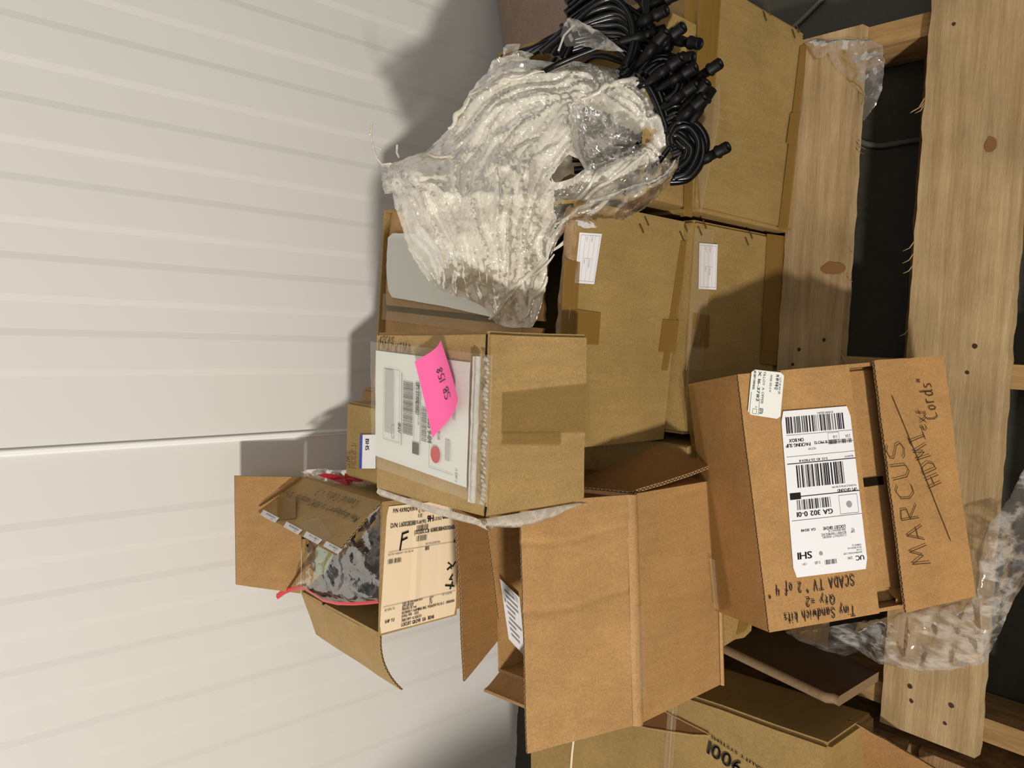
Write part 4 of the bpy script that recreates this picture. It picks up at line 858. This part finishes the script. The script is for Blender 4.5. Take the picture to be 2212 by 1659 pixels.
# ================================================================== CABLES
CORD = plain('cable_rubber', (7, 7, 8), .25, .3)
def cp(px, dz=0.): return W(px, ((0, .63, .50 + dz), (0, -.66, .75)))
def smoothpts(P, n_=7):
    out = []
    for i in range(len(P) - 1):
        p0, p1, p2, p3 = P[max(i - 1, 0)], P[i], P[i + 1], P[min(i + 2, len(P) - 1)]
        for k_ in range(n_):
            t = k_ / n_; out.append(.5 * ((2 * p1) + (p2 - p0) * t + (2 * p0 - 5 * p1 + 4 * p2 - p3) * t * t + (3 * p1 - p0 - 3 * p2 + p3) * t ** 3))
    return out + [P[-1]]
def connector(mb, a, d, L=.042, r0=.0085):
    d = d.normalized(); pts = []; rs = []
    for t, r in ((-.5, .5), (-.35, .62), (0, .8), (.25, .85), (.27, .72), (.55, .74), (.57, 1.02), (.64, 1.02), (.66, .86), (.97, .9), (1.0, .82), (1.0, .6), (.90, .55)):
        pts.append(a + d * L * t); rs.append(r0 * r)
    up = V((0, 0, 1)); rings = []; e1 = d.cross(up).normalized(); e2 = d.cross(e1)
    for p, r in zip(pts, rs): rings.append([p + (e1 * math.cos(q) + e2 * math.sin(q)) * r * (1 + (.05 if k_ % 2 else 0)) for k_, q in enumerate([2 * math.pi * k2 / 16 for k2 in range(16)])])
    mb.grid(rings, closeu=True); mb.poly(rings[-1]); mb.poly(rings[0][::-1])
conns = [((1408, 12), (1450, 3), 0), ((1385, 48), (1432, 36), .01), ((1372, 82), (1432, 66), .012), ((1462, 88), (1490, 112), .0), ((1396, 118), (1408, 100), .02), ((1425, 98), (1440, 86), .02), ((1420, 162), (1436, 150), .02),
         ((1448, 176), (1466, 166), .014), ((1502, 172), (1516, 162), .0), ((1452, 218), (1468, 206), .01), ((1484, 226), (1494, 208), .008), ((1502, 250), (1530, 204), .004), ((1474, 252), (1484, 240), .01), ((1518, 346), (1546, 328), .0), ((1405, 60), (1438, 100), .0), ((1442, 130), (1484, 140), .004)]
G1 = 'black screw-connector cables spilling from the carton'
CL = ('farthest right black connector, nearest the far carton edge', 'black connector just below the rightmost one, pointing down', 'long ribbed black connector lying beside the thick cable arcs', 'black connector with open round end, resting near the tape seam', 'short black connector facing out among the cable arcs',
      'black connector half hidden behind the long ribbed one', 'black connector tucked under the small cable bend', 'round open connector end in the middle of the cable cluster', 'lone round black connector standing out onto the front carton tape', 'black connector pointing outward just above the large upright one',
      'small round connector end beside the large upright one', 'large black connector pointing up over the carton tape', 'black connector directly behind the large upright one', 'lowest black connector, poking out below the coiled loops', 'black connector slanting across the two upper ones', 'long slanting black connector above the lone round one')
for i, (a, b, dz) in enumerate(conns):
    pa, pb = cp(a, dz), cp(b, dz); d = pb - pa
    if d.length < .03: d = (d.normalized() * .6 + V((0, -.7, .35))).normalized()
    t = thing('cable', pa, CL[i], 'cable', G1)
    mb = MB(); connector(mb, pa, d); mb.build('connector', BLACK, t, True)
    mb = MB(); dn = d.normalized(); tail = smoothpts([pa - dn * .018, pa - dn * .045 + V((0, .012, .0)), pa - dn * .09 + V((random.uniform(-.02, .02), .03, .01)), pa - dn * .11 + V((random.uniform(-.03, .03), .06, .0))])
    mb.tube(tail, .0042, 8); mb.build('cord', CORD, t, True)
loops = []
for i in range(9): loops.append(([(1168 + i * 7, 110 + i * 2), (1215 + i * 6, 70 - i * 1), (1275 + i * 6, 18 + i * 10), (1325 + i * 4, 2 + i * 14), (1362 + i * 2, 38 + i * 12), (1370, 92 + i * 9), (1352 - i * 2, 140 + i * 6)], .012 - .003 * i))
for i in range(6): loops.append(([(1225, 40 - i * 12), (1275, 5 - i * 14), (1330, -22 - i * 10), (1375, -8 - i * 8), (1398, 30 - i * 6), (1390, 75)], .004 * i - .02))
for i in range(5): loops.append(([(1375 + i * 6, 160), (1400 + i * 5, 128 + i * 4), (1438, 118 + i * 6), (1475 - i * 3, 140 + i * 5), (1488 - i * 6, 180 + i * 4), (1470 - i * 8, 215)], .002 + .003 * i))
for i in range(7): loops.append(([(1448 + i * 4, 395 - i * 7), (1490 - i * 1, 388 - i * 9), (1520 - i * 6, 345 - i * 4), (1524 - i * 8, 300 + i * 3), (1500 - i * 7, 266 + i * 6), (1468 - i * 3, 262 + i * 7), (1445 + i * 2, 285 + i * 5)], .002 + .003 * (i % 3)))
for i in range(6): loops.append(([(1440, 240 + i * 10), (1462, 228 + i * 13), (1484, 246 + i * 14), (1478, 285 + i * 10), (1452, 300 + i * 10)], -.008))
for i in range(7): loops.append(([(1108 + i * 6, 122 - i * 1), (1160 + i * 5, 106 - i * 3), (1215 + i * 4, 92 - i * 5), (1262 + i * 3, 76 - i * 7)], -.075 + .004 * (i % 3)))
for i in range(8): loops.append(([(1225 + i * 2, 225 + i * 20), (1290, 215 + i * 21), (1350, 225 + i * 19), (1410, 235 + i * 16), (1440, 245 + i * 15)], -.075 - .006 * (i % 2)))
for i in range(8): loops.append(([(1225 + i * 3, 120 - i * 6), (1290, 100 - i * 3), (1355, 90 + i * 5), (1410, 110 + i * 12), (1440, 160 + i * 16), (1450, 230 + i * 14)], -.022 + .002 * i))
for i, (pp_, dz) in enumerate(loops):
    P_ = smoothpts([cp((x + 3 * math.sin(i * 3 + k_), y + 3 * math.cos(i * 2 + k_)), dz) for k_, (x, y) in enumerate(pp_)])
    mb = MB(); mb.tube(P_, .0056, 9); o = mb.build('cable_loop', CORD, None, True)
    ci = 0 if i < 9 else 1 if i < 15 else 2 if i < 20 else 3 if i < 27 else 4 if i < 33 else 5
    tag(o, ('glossy black cable arching high beside the top of the film heap', 'black cable arch at the outer end of the open carton', 'black cable bend among the middle connectors', 'black cable in the lowest coil, above the taped carton edge', 'black cable loop pressed against the rim of the film heap', 'black cable running deep beneath the connectors')[ci], 'cable', ('high cable arches', 'outer cable arches', 'middle cable bends', 'lowest cable coil', 'inner cable loops', 'deep cables')[ci])
mb = MB()
base = [cp(p, -.045) for p in ((1225, 60), (1290, -40), (1460, -40), (1468, 60), (1480, 120), (1500, 200), (1500, 300), (1460, 380), (1400, 380), (1380, 200))]
# ================================================================== OTHER CARTONS
# low carton on the left with printed 9001 lid
yl = 4.0; Rs = rot(yl); os_ = V((-.600, .508, .1415)); 
LB = thing('cardboard_carton', (-.9, .85, .141), 'wide low olive carton at lower left printed 9001 certified quality systems', 'carton')
Ds = (.75, .66, .158); oS = os_ - Rs @ V((Ds[0], 0, 0))
solid('body', oS, Rs, Ds, OLIVE, LB, .006, .0016)
TS = ((0, 0, .1415 + Ds[2] + .0006), (0, 0, 1))
strip('seam_tape', [(1446, 1500), (1466, 1500), (1452, 1690), (1432, 1690)], TS, CLEAR, LB, .001)
mb = MB(); mb.tube([W(p, TS) for p in ((1456, 1500), (1441, 1700))], .0016, 6); mb.build('flap_seam', PALE, LB)
mb = MB(); mb.tube([W(p, TS) for p in ((1240, 1590), (1236, 1625), (1230, 1700))], .0024, 6); mb.build('torn_edge', plain('torn_paper', (222, 204, 172), .8), LB)
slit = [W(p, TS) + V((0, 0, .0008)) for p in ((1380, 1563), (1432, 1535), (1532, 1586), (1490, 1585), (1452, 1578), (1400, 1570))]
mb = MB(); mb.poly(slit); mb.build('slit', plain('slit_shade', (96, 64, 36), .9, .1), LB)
mb = MB(); mb.tube([W(p, TS) + V((0, 0, .002)) for p in ((1380, 1566), (1400, 1572), (1452, 1580), (1500, 1587), (1534, 1588))], .0022, 6); mb.build('slit_edge', PALE, LB); mb = MB(); mb.tube([W(p, TS) + V((0, 0, .002)) for p in ((1432, 1533), (1480, 1558), (1532, 1584))], .0014, 6); mb.build('slit_edge', PALE, LB)
for nm, st, pa, pb, hpx, bd in (('number_print', 'ISO 9001', (1690, 1704), (1531, 1599), (-13, 24), .0022), ('word_print', 'CERTIFIED QUALITY SYSTEMS', (1745, 1722), (1537, 1587), (-3, 5.5), .0002)):
    a, b = W(pa, TS), W(pb, TS); u = W((pa[0] + hpx[0], pa[1] + hpx[1]), TS) - a; L = (b - a).length; ex = (b - a).normalized(); u -= ex * u.dot(ex); hh = u.length
    q = [a + u, b + u, b, a]; k0 = Ink(q, .0012); X = k0.text(0, hh, hh, st, 1, 0, bd); k = Ink(q, .0012); k.text(0, hh, hh, st, L / X, 0, bd); k.done(nm, plain('box_print', (44, 36, 30), .7), LB)
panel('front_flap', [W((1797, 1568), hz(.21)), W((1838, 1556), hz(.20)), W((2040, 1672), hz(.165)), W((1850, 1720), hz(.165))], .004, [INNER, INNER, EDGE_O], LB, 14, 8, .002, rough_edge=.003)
# folded board between the cartons; shade painted on its sides, lit ridge on top
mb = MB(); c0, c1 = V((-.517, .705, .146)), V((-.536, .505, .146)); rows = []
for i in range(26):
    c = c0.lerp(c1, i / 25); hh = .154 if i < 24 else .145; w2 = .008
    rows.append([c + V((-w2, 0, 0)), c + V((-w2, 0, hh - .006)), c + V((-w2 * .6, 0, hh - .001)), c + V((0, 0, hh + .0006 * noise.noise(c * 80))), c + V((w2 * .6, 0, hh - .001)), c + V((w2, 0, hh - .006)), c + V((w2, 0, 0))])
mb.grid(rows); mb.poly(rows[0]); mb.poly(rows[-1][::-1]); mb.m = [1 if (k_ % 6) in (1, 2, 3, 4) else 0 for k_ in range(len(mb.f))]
tag(mb.build('folded_cardboard', [cardboard('shaded_cardboard', (62, 46, 30)), cardboard('lit_ridge', (128, 104, 76))], None, True), 'shaded folded board standing upright between the low carton and the pallet', 'cardboard')
# tall carton hidden behind, carries the parts box and the small blue-striped box
DB = thing('cardboard_carton', (-.32, 1.27, 0), 'tall brown carton by the wall beneath the open parts carton', 'carton')
solid('body', (-.520, 1.112, 0.0), rot(0), (.39, .33, .552), TAN, DB, .006)
BH = thing('small_carton', (-.2, 1.16, .554), 'small olive box with blue-striped white label, by the wall behind the square carton', 'carton')
solid('body', (-.275, 1.09, .5540), rot(0), (.138, .163, .146), OLIVE, BH, .004)
TB = ((0, 0, .7006), (0, 0, 1))
qq = [W(p, TB) for p in ((812, 939), (812, 1012), (777, 1012), (779, 939))]; bl = decal('box_label', qq, PAPER, BH, .0009); bl['label'] = 'white label with blue stripe'
k = Ink(qq, .0016); k.rect(0, k.h * .82, k.w, k.h * .18); k.done('blue_stripe', plain('blue_print', (52, 72, 160), .5), bl)
k = Ink(qq, .0016); k.text(k.w * .12, k.h * .62, .012, 'BHS', .7, 0, .0006); k.done('printed_text', INK, bl)
rline((770, 962), (770, 1015), 1, 'L5221', .0010, BH, BIRO, TB, dirup=(-9, 0)); rline((758, 975), (758, 1015), 1, 'IMG', .0010, BH, BIRO, TB, dirup=(-8, 0))
# big shaded carton behind the cables on the right
SB = thing('cardboard_carton', (.85, 1.35, 0), 'large plain carton in shade behind the black cables, against the wall', 'carton')
solid('body', (.584, 1.069, 0), rot(14.7), (.55, .33, .2), cardboard('dull_cardboard', (150, 128, 112)), SB, .005)
# cable lying on the floor, upper right, and one under the pallet
mb = MB(); mb.tube(smoothpts([W(p, hz(.004)) for p in ((1700, 70), (1722, 52), (1745, 30), (1790, -15), (1830, -50))]), .004, 8); tag(mb.build('floor_cord', plain('grey_cord', (112, 108, 100), .6), None, True), 'thin grey cord on the floor at the corner of the right carton', 'cord')
mb = MB(); mb.tube(smoothpts([W(p, hz(.006)) for p in ((1840, 290), (1865, 308), (1900, 315), (1935, 310), (1975, 303), (2010, 300))]), .005, 8); tag(mb.build('floor_cord', plain('green_cord', (86, 90, 78), .6), None, True), 'thin grey-green cord on the floor seen between two pallet boards', 'cord')
# stack standing further left, outside the view; its shade falls on the wall
for i, (zz, hh) in enumerate(((.0, .40), (.402, .40), (.804, .36), (1.166, .36))):
    t = thing('cardboard_carton', (-1.7, -.2, zz), ('bottom carton of the tall stack left of the pallets', 'second carton of the tall stack left of the pallets', 'third carton of the tall stack left of the pallets', 'top carton of the tall stack left of the pallets')[i], 'carton')
    solid('body', (-1.94, -.42, zz), rot((0, 1, -1, 1)[i]), (.5, .4, hh), TAN, t, .005)
